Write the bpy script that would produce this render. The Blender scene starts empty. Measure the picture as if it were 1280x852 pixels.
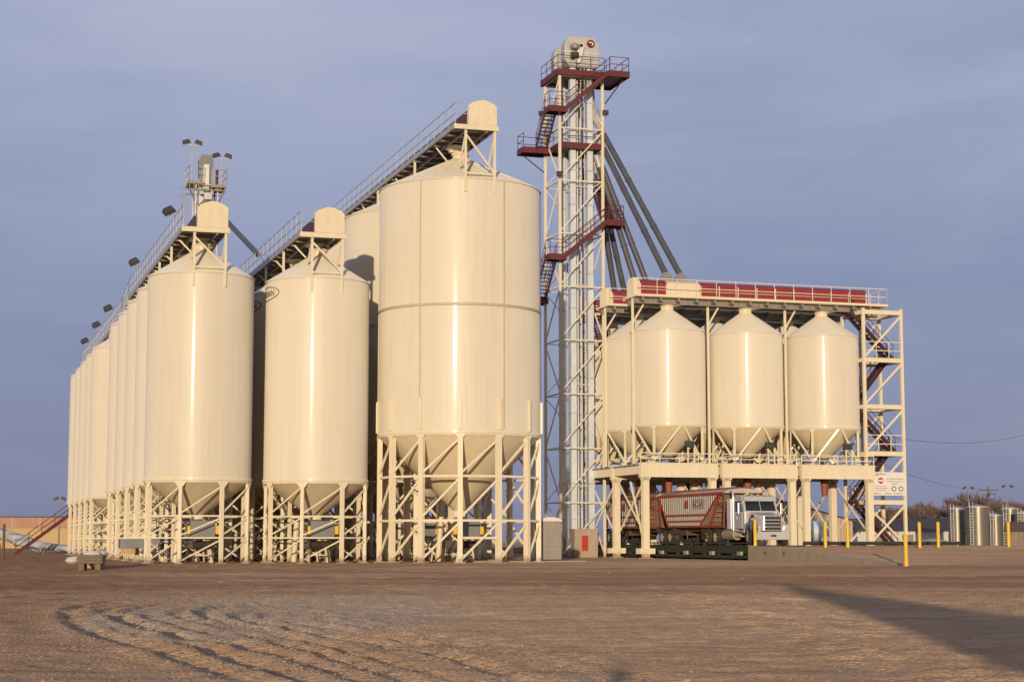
import bpy, bmesh, math, random
from mathutils import Vector, Matrix, noise
random.seed(7)
R_ = math.radians
C = bpy.context.scene.collection
sc = bpy.context.scene

# ------------------------------------------------------------------ grid frame of the plant
GA = R_(17.6)
GC, GS = math.cos(GA), math.sin(GA)
OX, OY = -16.33, 92.9
def G(u, v, z=0.0):
    return Vector((OX + GC*u - GS*v, OY + GS*u + GC*v, z))
def UV(x, y):
    dx, dy = x-OX, y-OY
    return GC*dx + GS*dy, -GS*dx + GC*dy

# ------------------------------------------------------------------ materials
def nt(name):
    m = bpy.data.materials.new(name); m.use_nodes = True
    t = m.node_tree; b = t.nodes['Principled BSDF']
    return m, t, b
def node(t, typ, **kw):
    n = t.nodes.new(typ)
    for k, v in kw.items(): setattr(n, k, v)
    return n
def ramp(t, fac, stops):
    r = node(t, 'ShaderNodeValToRGB')
    e = r.color_ramp.elements
    e[0].position, e[0].color = stops[0][0], (*stops[0][1], 1)
    e[1].position, e[1].color = stops[-1][0], (*stops[-1][1], 1)
    for p, c in stops[1:-1]:
        x = e.new(p); x.color = (*c, 1)
    t.links.new(fac, r.inputs[0]); return r.outputs[0]
def noise_n(t, vec, scale, detail=4, rough=.55, dist=0):
    n = node(t, 'ShaderNodeTexNoise')
    n.inputs['Scale'].default_value = scale; n.inputs['Detail'].default_value = detail
    n.inputs['Roughness'].default_value = rough; n.inputs['Distortion'].default_value = dist
    t.links.new(vec, n.inputs['Vector']); return n.outputs['Fac']
def mapping(t, src, scale=(1,1,1), rot=(0,0,0)):
    m = node(t, 'ShaderNodeMapping')
    m.inputs['Scale'].default_value = scale; m.inputs['Rotation'].default_value = rot
    t.links.new(src, m.inputs['Vector']); return m.outputs[0]
def mix(t, fac, a, b, mode='MIX'):
    n = node(t, 'ShaderNodeMix', data_type='RGBA', blend_type=mode)
    for s, v in ((0, fac), (6, a), (7, b)):
        if hasattr(v, 'is_linked') or hasattr(v, 'links'): t.links.new(v, n.inputs[s])
        elif s == 0: n.inputs[0].default_value = v
        else: n.inputs[s].default_value = (*v, 1)
    return n.outputs[2]
def math_n(t, op, a, b=None, c=None):
    n = node(t, 'ShaderNodeMath', operation=op)
    for i, v in enumerate((a, b, c)):
        if v is None: continue
        if hasattr(v, 'links'): t.links.new(v, n.inputs[i])
        else: n.inputs[i].default_value = v
    return n.outputs[0]
def bump(t, b, h, strength, dist=.02):
    n = node(t, 'ShaderNodeBump'); n.inputs['Strength'].default_value = strength
    n.inputs['Distance'].default_value = dist
    t.links.new(h, n.inputs['Height']); t.links.new(n.outputs[0], b.inputs['Normal'])

def paint(name, col, rough=.45, metal=0, coat=0, var=.12, scale=3.0, streak=True, dirt=(.2,.15,.1), dirt_amt=.25, bmp=.08):
    m, t, b = nt(name)
    co = node(t, 'ShaderNodeTexCoord').outputs['Object']
    n1 = noise_n(t, mapping(t, co, (1,1,.25) if streak else (1,1,1)), scale, 5, .6)
    dark = tuple(c*(1-var) for c in col); light = tuple(min(1, c*(1+var*.6)) for c in col)
    c1 = ramp(t, n1, [(.3, dark), (.7, light)])
    n2 = noise_n(t, co, scale*2.3, 6, .65)
    f = ramp(t, n2, [(.52, (0,0,0)), (.78, (dirt_amt,)*3)])
    c2 = mix(t, f, c1, dirt)
    t.links.new(c2, b.inputs['Base Color'])
    b.inputs['Roughness'].default_value = rough; b.inputs['Metallic'].default_value = metal
    b.inputs['Coat Weight'].default_value = coat; b.inputs['Coat Roughness'].default_value = .12
    if bmp: bump(t, b, n2, bmp, .01)
    return m

def silo_paint(name, col, ring, lf=.045):
    m, t, b = nt(name)
    co = node(t, 'ShaderNodeTexCoord').outputs['Object']
    streak = noise_n(t, mapping(t, co, (2.4,2.4,.06)), 2.0, 5, .6)
    big = noise_n(t, co, .45, 3, .5)
    c1 = ramp(t, streak, [(.3, tuple(c*.94 for c in col)), (.7, col)])
    c2 = mix(t, ramp(t, big, [(.35, (0,0,0)), (.75, (.35,)*3)]), c1, (col[0]*.93, col[1]*.9, col[2]*.84))
    sp = node(t, 'ShaderNodeSeparateXYZ'); t.links.new(co, sp.inputs[0])
    # faint weld lines between the shell courses
    z = math_n(t, 'FRACT', math_n(t, 'DIVIDE', sp.outputs[2], ring))
    line = math_n(t, 'LESS_THAN', math_n(t, 'ABSOLUTE', math_n(t, 'SUBTRACT', z, .5)), .012)
    c3 = mix(t, math_n(t, 'MULTIPLY', line, lf), c2, (.30,.24,.17))
    # rain streaks of dust below the eave
    ds = noise_n(t, mapping(t, co, (5,5,.12)), 2.2, 4, .7)
    c4 = mix(t, ramp(t, ds, [(.56, (0,0,0)), (.80, (.22,)*3)]), c3, (.42,.34,.24))
    oi = node(t, 'ShaderNodeObjectInfo').outputs['Random']
    # each silo has faded and stained differently
    fade = ramp(t, oi, [(0, (.955,.95,.94)), (.5, (1,1,1)), (1, (1,.985,.96))])
    c5 = mix(t, 1.0, c4, fade, 'MULTIPLY')
    off = node(t, 'ShaderNodeVectorMath', operation='ADD'); t.links.new(co, off.inputs[0])
    cmb = node(t, 'ShaderNodeCombineXYZ'); t.links.new(math_n(t, 'MULTIPLY', oi, 40), cmb.inputs[0]); t.links.new(math_n(t, 'MULTIPLY', oi, 23), cmb.inputs[1]); t.links.new(cmb.outputs[0], off.inputs[1])
    run = noise_n(t, mapping(t, off.outputs[0], (1.7,1.7,.09)), 1.6, 6, .68)
    c6 = mix(t, ramp(t, run, [(.55, (0,0,0)), (.74, (.20,)*3)]), c5, (.46,.36,.24))
    low = noise_n(t, mapping(t, off.outputs[0], (3,3,.8)), 2, 4, .6)
    t.links.new(c6, b.inputs['Base Color'])
    b.inputs['Diffuse Roughness'].default_value = .6
    b.inputs['Roughness'].default_value = .5
    b.inputs['Coat Weight'].default_value = .16; b.inputs['Coat Roughness'].default_value = .09
    wav = noise_n(t, mapping(t, off.outputs[0], (.8,.8,.45)), 1.2, 3, .5)
    h = math_n(t, 'ADD', wav, math_n(t, 'MULTIPLY', line, -.10))
    bump(t, b, h, .24, .05)
    return m

M = {}
CREAM = (.735,.69,.60)
M['silo'] = silo_paint('silo_cream_paint', CREAM, 1.55)
M['bigsilo'] = silo_paint('big_silo_cream_paint', (.725,.68,.585), 2.4)
M['cream'] = paint('cream_steel', (.74,.665,.51), .5, coat=.1, var=.06, dirt_amt=.10, bmp=.03)
def mud(mname):
    t = M[mname].node_tree; b = t.nodes['Principled BSDF']
    src_ = b.inputs['Base Color'].links[0].from_socket
    co = node(t, 'ShaderNodeTexCoord').outputs['Object']
    sp = node(t, 'ShaderNodeSeparateXYZ'); t.links.new(co, sp.inputs[0])
    n_ = noise_n(t, co, 7, 5, .7)
    f = math_n(t, 'SUBTRACT', math_n(t, 'MULTIPLY', n_, 1.1), math_n(t, 'MULTIPLY', sp.outputs[2], 1.15))
    c = mix(t, ramp(t, f, [(.12, (0,0,0)), (.42, (.75,)*3)]), src_, (.25,.16,.10))
    t.links.new(c, b.inputs['Base Color']); b.inputs['Diffuse Roughness'].default_value = .6
mud('cream')
M['cream2'] = paint('cream_hopper', (.70,.60,.43), .5, var=.07, dirt_amt=.14, bmp=.03)
M['seam'] = paint('seam_sealant', (.55,.47,.33), .6)
M['maroon'] = paint('maroon_steel', (.125,.019,.025), .5, var=.25, dirt_amt=.25)
M['coverred'] = paint('red_cover', (.27,.028,.035), .45, var=.15, dirt_amt=.2)
M['maroond'] = paint('maroon_grating', (.055,.012,.016), .6, var=.25)
M['galv'] = paint('galvanised_sheet', (.66,.72,.80), .42, metal=.15, var=.14, scale=2.2, dirt=(.45,.42,.38), dirt_amt=.5)
M['galvp'] = paint('weathered_zinc', (.54,.54,.54), .5, metal=.3, var=.18, scale=1.6, dirt=(.32,.22,.10), dirt_amt=.5)
M['spout'] = paint('spout_steel', (.10,.105,.125), .5, metal=.2, var=.2)
M['deck'] = paint('deck_steel', (.30,.27,.24), .6, metal=.3, var=.2)
M['grey'] = paint('grey_plate', (.20,.21,.22), .55, var=.12)
M['yellow'] = paint('yellow_paint', (.78,.50,.03), .5, var=.12, dirt_amt=.2)
M['orange'] = paint('orange_sleeve', (.32,.10,.05), .7, var=.2)
M['black'] = paint('dark_rubber', (.045,.035,.028), .9, var=.3, dirt=(.14,.10,.07), dirt_amt=.6)
M['dark'] = paint('dark_metal', (.045,.043,.042), .55, var=.3)
M['chrome'] = paint('chrome', (.74,.73,.72), .25, metal=.55, var=.08, dirt_amt=.15)
M['white'] = paint('white_paint', (.50,.495,.49), .35, coat=.4, var=.05, dirt_amt=.18)
M['offwhite'] = paint('trailer_white', (.72,.69,.64), .5, var=.1, dirt_amt=.35)
M['red'] = paint('trailer_red', (.34,.05,.035), .5, var=.2, dirt_amt=.3)
M['tarp'] = paint('tarp_cloth', (.48,.43,.38), .8, var=.12)
M['rimdust'] = paint('dusty_rim', (.40,.33,.25), .6, metal=.2, var=.2)
M['sloperib'] = paint('slope_rib_paint', (.36,.26,.175), .7, var=.2)
M['rust'] = paint('muddy_frame', (.16,.085,.05), .8, var=.35, dirt_amt=.6)
M['scale'] = paint('green_black_steel', (.035,.045,.03), .7, var=.3, dirt=(.2,.14,.09), dirt_amt=.6)
M['concrete'] = paint('concrete', (.40,.335,.255), .85, var=.16, scale=1.2, dirt=(.2,.15,.1), dirt_amt=.4, bmp=.3)
M['signred'] = paint('sign_red', (.55,.04,.03), .5, var=.08, dirt_amt=.1)
M['signwhite'] = paint('sign_white', (.74,.73,.68), .5, var=.04, dirt_amt=.1)
M['ink'] = paint('sign_ink', (.10,.06,.05), .6, var=.1, dirt_amt=0)
M['inkred'] = paint('sign_ink_red', (.40,.10,.08), .6, var=.1, dirt_amt=0)
M['plastic'] = paint('toilet_plastic', (.30,.275,.245), .5, var=.08)
M['plastic2'] = paint('toilet_door_plastic', (.22,.23,.26), .5, var=.08)
M['roofwhite'] = paint('toilet_roof_plastic', (.72,.70,.68), .5, var=.06)
M['wood'] = paint('weathered_timber', (.20,.145,.10), .85, var=.3, scale=5)
M['pole'] = paint('pole_timber', (.17,.13,.10), .9, var=.3, scale=4)
M['bag'] = paint('white_bags', (.66,.62,.57), .8, var=.15)
M['blue'] = paint('blue_steel', (.16,.22,.32), .5, var=.2)
M['brick'] = paint('brown_cladding', (.42,.24,.17), .8, var=.12)
M['ochre'] = paint('ochre_cladding', (.50,.36,.19), .8, var=.12)
M['steeltank'] = paint('stainless_tank', (.20,.18,.15), .38, metal=.3, var=.15, scale=.6)
M['darkroof'] = paint('dark_roof', (.06,.05,.05), .7, var=.2)
M['shedwall'] = paint('shed_wall', (.26,.21,.17), .8, var=.2)
M['bark'] = paint('bare_bark', (.19,.125,.105), .95, var=.3, scale=2)
M['skin'] = paint('skin', (.5,.3,.22), .6, var=.08)
M['denim'] = paint('blue_jacket', (.07,.10,.16), .9, var=.2)
M['trouser'] = paint('dark_trousers', (.03,.03,.04), .9, var=.2)
M['hair'] = paint('dark_hair', (.02,.016,.014), .8, var=.2)
M['lens'] = paint('lamp_glass', (.55,.55,.53), .12, var=.05)
M['amber'] = paint('amber_lens', (.7,.28,.05), .2, var=.05)
m, t, b = nt('windscreen_glass'); M['glass'] = m
b.inputs['Base Color'].default_value = (.02,.024,.028,1); b.inputs['Roughness'].default_value = .06
b.inputs['Coat Weight'].default_value = .5
def ribbed(name, col, per, axis=1):
    m, t, b = nt(name)
    co = node(t, 'ShaderNodeTexCoord').outputs['Object']
    sp = node(t, 'ShaderNodeSeparateXYZ'); t.links.new(co, sp.inputs[0])
    s = math_n(t, 'SINE', math_n(t, 'MULTIPLY', sp.outputs[axis], 2*math.pi/per))
    n2 = noise_n(t, co, 4, 5, .6)
    c = ramp(t, n2, [(.3, tuple(x*.82 for x in col)), (.72, col)])
    t.links.new(c, b.inputs['Base Color']); b.inputs['Roughness'].default_value = .5
    bump(t, b, s, .6, per*.2)
    return m
M['ribwhite'] = ribbed('ribbed_trailer_side', (.72,.68,.61), .32)
M['ribgrey'] = ribbed('ribbed_grey_steel', (.42,.43,.46), .5)
M['cladtan'] = ribbed('tan_cladding', (.50,.40,.30), .6, 0)
M['cladwhite'] = ribbed('white_cladding', (.66,.64,.62), .8, 0)

# ------------------------------------------------------------------ mesh builder
class MB:
    def __init__(s): s.v = []; s.f = []
    def add(s, vs, fs):
        o = len(s.v); s.v += [tuple(x) for x in vs]; s.f += [tuple(i+o for i in f) for f in fs]; return s
    def box(s, c, d, rot=None):
        hx, hy, hz = d[0]/2, d[1]/2, d[2]/2
        vs = [Vector((x*hx, y*hy, z*hz)) for z in (-1,1) for y in (-1,1) for x in (-1,1)]
        if rot: vs = [rot @ v for v in vs]
        c = Vector(c)
        return s.add([v+c for v in vs], [(0,2,3,1),(4,5,7,6),(0,1,5,4),(2,6,7,3),(0,4,6,2),(1,3,7,5)])
    def b2(s, lo, hi):
        return s.box([(a+b)/2 for a, b in zip(lo, hi)], [abs(b-a) for a, b in zip(lo, hi)])
    def bar(s, p0, p1, w, h=None, up=(0,0,1)):
        p0, p1 = Vector(p0), Vector(p1); h = h or w
        d = (p1-p0); L = d.length
        if L < 1e-6: return s
        d /= L; up = Vector(up)
        if abs(d.dot(up)) > .99: up = Vector((0,1,0)) if abs(d.y) < .9 else Vector((1,0,0))
        x = d.cross(up).normalized(); y = x.cross(d).normalized()
        vs = []
        for p in (p0, p1):
            for a, b_ in ((-1,-1),(1,-1),(1,1),(-1,1)): vs.append(p + x*(a*w/2) + y*(b_*h/2))
        return s.add(vs, [(3,2,1,0),(4,5,6,7),(0,1,5,4),(1,2,6,5),(2,3,7,6),(3,0,4,7)])
    def tube(s, p0, p1, r, n=8, r1=None, cap=True):
        p0, p1 = Vector(p0), Vector(p1); d = p1-p0
        if d.length < 1e-6: return s
        d.normalize(); r1 = r if r1 is None else r1
        a = Vector((0,0,1)) if abs(d.z) < .95 else Vector((1,0,0))
        x = d.cross(a).normalized(); y = d.cross(x)
        vs = []
        for p, rr in ((p0, r), (p1, r1)):
            for i in range(n):
                t_ = 2*math.pi*i/n; vs.append(p + x*(rr*math.cos(t_)) + y*(rr*math.sin(t_)))
        fs = [(i, (i+1)%n, n+(i+1)%n, n+i) for i in range(n)]
        if cap: fs += [tuple(range(n-1,-1,-1)), tuple(range(n, 2*n))]
        return s.add(vs, fs)
    def path(s, pts, r, n=6):
        for a, b_ in zip(pts, pts[1:]): s.tube(a, b_, r, n)
        return s
    def lathe(s, prof, n=48, c=(0,0,0), cap0=False, cap1=False):
        vs = []; cx, cy, cz = c
        for r, z in prof:
            for i in range(n):
                t_ = 2*math.pi*i/n; vs.append((cx+r*math.cos(t_), cy+r*math.sin(t_), cz+z))
        fs = []
        for k in range(len(prof)-1):
            for i in range(n):
                j = (i+1)%n; fs.append((k*n+i, k*n+j, (k+1)*n+j, (k+1)*n+i))
        if cap0: fs.append(tuple(range(n-1,-1,-1)))
        if cap1: o = (len(prof)-1)*n; fs.append(tuple(range(o, o+n)))
        return s.add(vs, fs)
    def prism(s, poly, axis, lo, hi):
        # poly: 2D points in the two other axes (order x,y,z without axis)
        def mk(p, t_):
            q = list(p); q.insert(axis, t_); return q
        n = len(poly); vs = [mk(p, lo) for p in poly] + [mk(p, hi) for p in poly]
        fs = [tuple(range(n)), tuple(range(2*n-1, n-1, -1))] + [(i, n+i, n+(i+1)%n, (i+1)%n) for i in range(n)]
        return s.add(vs, fs)
    def build(s, name, mat, parent=None, smooth=None, bevel=0):
        me = bpy.data.meshes.new(name); me.from_pydata(s.v, [], s.f)
        bm = bmesh.new(); bm.from_mesh(me); bmesh.ops.recalc_face_normals(bm, faces=bm.faces); bm.to_mesh(me); bm.free()
        if smooth:
            for p in me.polygons: p.use_smooth = True
            me.set_sharp_from_angle(angle=R_(smooth))
        me.materials.append(M[mat] if isinstance(mat, str) else mat)
        o = bpy.data.objects.new(name, me); C.objects.link(o)
        if parent: o.parent = parent
        if bevel:
            md = o.modifiers.new('bevel', 'BEVEL'); md.width = bevel; md.segments = 2; md.limit_method = 'ANGLE'
        return o
def tag(o, label, cat, group=None):
    o['label'] = label; o['category'] = cat
    if group: o['group'] = group
    return o
def thing(name, label, cat, loc=(0,0,0), rz=0, group=None):
    o = bpy.data.objects.new(name, None); C.objects.link(o)
    o.location = loc; o.rotation_euler = (0,0,rz); o.empty_display_size = .3
    return tag(o, label, cat, group)
def copy_tree(o, parent=None):
    c = o.copy(); C.objects.link(c)
    if parent: c.parent = parent
    for ch in list(o.children): copy_tree(ch, c)
    return c
def struct(o): o['kind'] = 'structure'; return o

def railing(mb, pts, h=1.07, r=.022, step=1.5, mids=(.55,)):
    for a, b_ in zip(pts, pts[1:]):
        a, b_ = Vector(a), Vector(b_); n = max(1, round((b_-a).length/step))
        for i in range(n+1):
            p = a.lerp(b_, i/n); mb.tube(p, p+Vector((0,0,h)), r, 5)
        for z in (h,)+tuple(h*m_ for m_ in mids):
            mb.tube(a+Vector((0,0,z)), b_+Vector((0,0,z)), r, 5)
    return mb
def stair(parent, p0, p1, side, mat, width=.8, rise=.22, rail_mat=None, tread_mat=None):
    """p0 bottom, p1 top (inner line), side = horizontal unit vector across the flight"""
    p0, p1, side = Vector(p0), Vector(p1), Vector(side)
    mb = MB()
    for k in (0, 1): mb.bar(p0+side*(width*k), p1+side*(width*k), .06, .26)
    mb.build('stair_stringer', mat, parent)
    n = max(2, int(abs(p1.z-p0.z)/rise)); d = (p1-p0)/n; run = Vector((d.x, d.y, 0)).normalized()
    tb = MB()
    for i in range(n):
        c = p0 + d*(i+.5) + side*(width/2)
        a = c - run*.13; b_ = c + run*.13
        tb.bar(a, b_, width-.06, .035)
    tb.build('stair_tread', tread_mat or mat, parent)
    hr = MB()
    for k in (0, 1):
        railing(hr, [p0+side*(width*k), p1+side*(width*k)], 1.0, .022, 1.4)
    hr.build('handrail', rail_mat or mat, parent)

# ------------------------------------------------------------------ silos
def leg_pos(R, a): return Vector((R*math.sin(a), -R*math.cos(a), 0))
def make_silo(name, R, zb, ze, za, nleg, off, girts, ztip, legw, wallmat, z0=0, gate=True, seams=False, posts=0, nseg=96):
    root = thing(name, 'x', 'silo')
    MB().lathe([(R-.004, zb-.10), (R, zb-.02), (R, ze)], nseg).build('shell', wallmat, root, 40)
    rf = MB().lathe([(R+.05, ze-.03), (R+.055, ze+.03), (.42, za-.02)], nseg)
    if seams:
        for k in range(24):
            a = 2*math.pi*k/24
            rf.bar((R*math.sin(a), R*math.cos(a), ze+.05), (.45*math.sin(a), .45*math.cos(a), za), .05, .05)
    rf.build('roof', wallmat, root, 30)
    MB().lathe([(.42, za-.06), (.42, za+.22), (.50, za+.22), (.50, za+.34), (.3, za+.36)], 24, cap1=True).build('collar', 'cream', root, 30)
    MB().lathe([(R-.03, zb-.05), (R-.06, zb-.12), (.30, ztip)], nseg).build('hopper', 'cream2', root, 30)
    MB().lathe([(R+.012, zb-.02), (R+.05, zb+.0), (R+.05, zb+.14), (R+.012, zb+.16)], nseg).build('ring_beam', 'cream', root, 30)
    if seams:
        s = MB()
        for k in range(6):
            a = R_(-30 + 60*k + 46)
            p = leg_pos(R+.012, a); s.bar(p+Vector((0,0,zb+.2)), p+Vector((0,0,ze)), .06, .05, up=p)
        s.build('shell_seam', 'seam', root)
        MB().lathe([(R+.01, 13.42), (R+.05, 13.44), (R+.05, 13.55), (R+.01, 13.57)], nseg).build('shell_band', 'seam', root, 30)
    angs = [off + 2*math.pi*k/nleg for k in range(nleg)]
    for a in angs:
        p = leg_pos(R-legw*.35, a); n_ = Vector((math.sin(a), -math.cos(a), 0)); tn = Vector((math.cos(a), math.sin(a), 0))
        lb = MB().bar(p+Vector((0,0,z0)), p+Vector((0,0,zb-.08)), legw, legw, up=n_)
        lb.bar(p+Vector((0,0,z0)), p+Vector((0,0,z0+.05)), legw*2.3, legw*2.3, up=n_)
        g = legw*(1.5 if not posts else .7)
        q = p + n_*(legw*.5+.012)
        tri = [tn*(-legw/2-g)+Vector((0,0,zb-.04)), tn*(legw/2+g)+Vector((0,0,zb-.04)), tn*(legw/2)+Vector((0,0,zb-.04-g*1.3)), tn*(-legw/2)+Vector((0,0,zb-.04-g*1.3))]
        vs = [q+x for x in tri] + [q+x-n_*.03 for x in tri]
        lb.add(vs, [(0,1,2,3),(7,6,5,4),(0,4,5,1),(1,5,6,2),(2,6,7,3),(3,7,4,0)])
        if posts:
            pp = leg_pos(R+.07, a); lb.bar(pp+Vector((0,0,zb+.16)), pp+Vector((0,0,posts)), .16, .12, up=n_)
        lb.build('leg', 'cream', root)
    lev = [z0] + list(girts) + [zb-.2]
    for gz in girts:
        gb = MB()
        for i in range(nleg):
            gb.bar(leg_pos(R-legw*.2, angs[i])+Vector((0,0,gz)), leg_pos(R-legw*.2, angs[(i+1)%nleg])+Vector((0,0,gz)), legw*.35, legw*.45)
        gb.build('girt', 'cream', root)
    db = MB()
    if nleg == 4:
        for i in range(4):
            for sg_ in (-1, 1): db.bar(leg_pos(R-.1, angs[i])+Vector((0,0,z0+.15)), leg_pos(R-.06, angs[i]+sg_*R_(42))+Vector((0,0,zb-.1)), .1)
    for i in range(nleg if nleg != 4 else 0):
        for a, b_ in zip(lev, lev[1:]):
            db.bar(leg_pos(R-legw*.15, angs[i])+Vector((0,0,a+.12)), leg_pos(R-legw*.15, angs[(i+1)%nleg])+Vector((0,0,b_-.08)), legw*.32, legw*.4)
    db.build('diagonal_brace', 'cream', root)
    if gate:
        MB().tube((0,0,ztip+.02), (0,0,ztip-.32), .34, 20).build('outlet', 'cream', root, 30)
        gt = MB().box((.12,-1.05,1.76), (1.25,.9,.84)).build('gate_hood', 'grey', root, bevel=.03)
        for sx in (-1, 1): MB().box((.12+sx*.74,-1.3,1.7), (.2,.3,.42)).build('motor_cap', 'yellow', gt)
        MB().tube((-1.0,.6,.05), (-.9,.4,ztip-.3), .16, 10).tube((.9,.7,.05), (.5,.4,ztip-.6), .14, 10).build('discharge_pipe', 'cream2', root, 30)
    return root

ords = ['nearest', 'second', 'third', 'fourth', 'fifth', 'sixth', 'seventh', 'eighth', 'ninth', 'tenth']
silo0 = make_silo('hopper_silo', 2.75, 4.2, 14.8, 16.35, 8, R_(22.5-3), [1.3, 2.4], 2.45, .175, 'silo')
vrow = [0, 5.6, 11.2, 16.8, 22.4, 37.2, 42.8, 48.4, 54.0, 59.6]
row1, row2 = [], []
lab1 = ['nearest cream silo of the left row, its whole front in the sun',
 'cream silo directly behind the nearest one in the left row',
 'third cream silo from the front in the left row, a narrow curved strip in view',
 'fourth cream silo from the front in the left row, one behind the third',
 'fifth cream silo of the left row, last one before the open gap',
 'cream silo just past the gap in the left row, cone roof showing',
 'second cream silo past the gap in the left row',
 'third cream silo past the gap in the left row',
 'ninth cream silo from the front in the left row, next to last',
 'farthest cream silo at the end of the left row']
for i, v in enumerate(vrow):
    o = silo0 if i == 0 else copy_tree(silo0)
    o.location = G(0, v); o.rotation_euler = (0,0,GA)
    tag(o, lab1[i], 'silo', 'cream hopper silos in the left row')
lab2 = ['front cream silo of the middle row with a dark oval logo on its left side',
 'cream silo right behind the logo silo, mostly in its shade',
 'third cream silo in the middle row, its legs showing in the shade',
 'fourth cream silo in the middle row, hidden except for its legs',
 'fifth and last cream silo in the middle row, deep in shade']
for i in range(5):
    o = copy_tree(silo0); o.location = G(6.21, 5.6*i); o.rotation_euler = (0,0,GA)
    tag(o, lab2[i], 'silo', 'cream hopper silos in the middle row')
    row2.append(o)
big0 = make_silo('large_hopper_silo', 4.42, 6.75, 20.2, 22.1, 13, R_(12.5), [2.2, 4.5], 2.75, .265, 'bigsilo', seams=True, posts=8.6, nseg=128)
labb = ['largest cream silo at the front with ring band, vertical seams and thirteen legs',
 'second tall wide silo, a shadow across its left side, behind the largest front one',
 'third tall wide silo behind the shaded second one, only its legs showing',
 'last tall wide silo at the back of its row']
for i in range(4):
    o = big0 if i == 0 else copy_tree(big0)
    o.location = G(14.12, 9.15*i); o.rotation_euler = (0,0,GA)
    tag(o, labb[i], 'silo', 'tall wide silos in the right row')
# bottom girt in the front bay of the big silo
a1, a2 = R_(12.5)-2*math.pi/13, R_(12.5)
MB().bar(leg_pos(4.3,a1)+Vector((0,0,1.3)), leg_pos(4.3,a2)+Vector((0,0,1.3)), .1, .12).build('girt', 'cream', big0)

def text_mesh(body, size, depth=.01, font_shear=0):
    cu = bpy.data.curves.new('lettering', 'FONT'); cu.body = body; cu.size = size; cu.extrude = depth; cu.align_x = 'RIGHT'
    cu.resolution_u = 3
    o = bpy.data.objects.new('lettering', cu); C.objects.link(o)
    bpy.context.view_layer.update()
    dg = bpy.context.evaluated_depsgraph_get()
    me = bpy.data.meshes.new_from_object(o.evaluated_get(dg))
    bpy.data.objects.remove(o); bpy.data.curves.remove(cu)
    return me
# logo on the front silo of the middle row, wrapped round the shell
def wrap_logo(root):
    me = text_mesh('MERIDIAN', .46, .004)
    a_end = R_(-61)
    for v in me.vertices:
        a = a_end - .10 + v.co.x/2.75; r = 2.765 + (v.co.z)
        v.co = (r*math.sin(a), -r*math.cos(a), 13.95 + v.co.y)
    me.materials.clear(); me.materials.append(M['ink'])
    o = bpy.data.objects.new('lettering', me); C.objects.link(o); o.parent = root
    el = MB(); pts = []
    for k in range(61):
        t_ = 2*math.pi*k/60
        a = a_end - .47 + (1.42/2.75)*math.cos(t_); z = 14.11 + .36*math.sin(t_)
        pts.append((2.768*math.sin(a), -2.768*math.cos(a), z))
    el.path(pts, .022, 5); el.build('logo_oval', 'ink', root)
wrap_logo(row2[1])
wrap_logo(row2[0])

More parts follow.
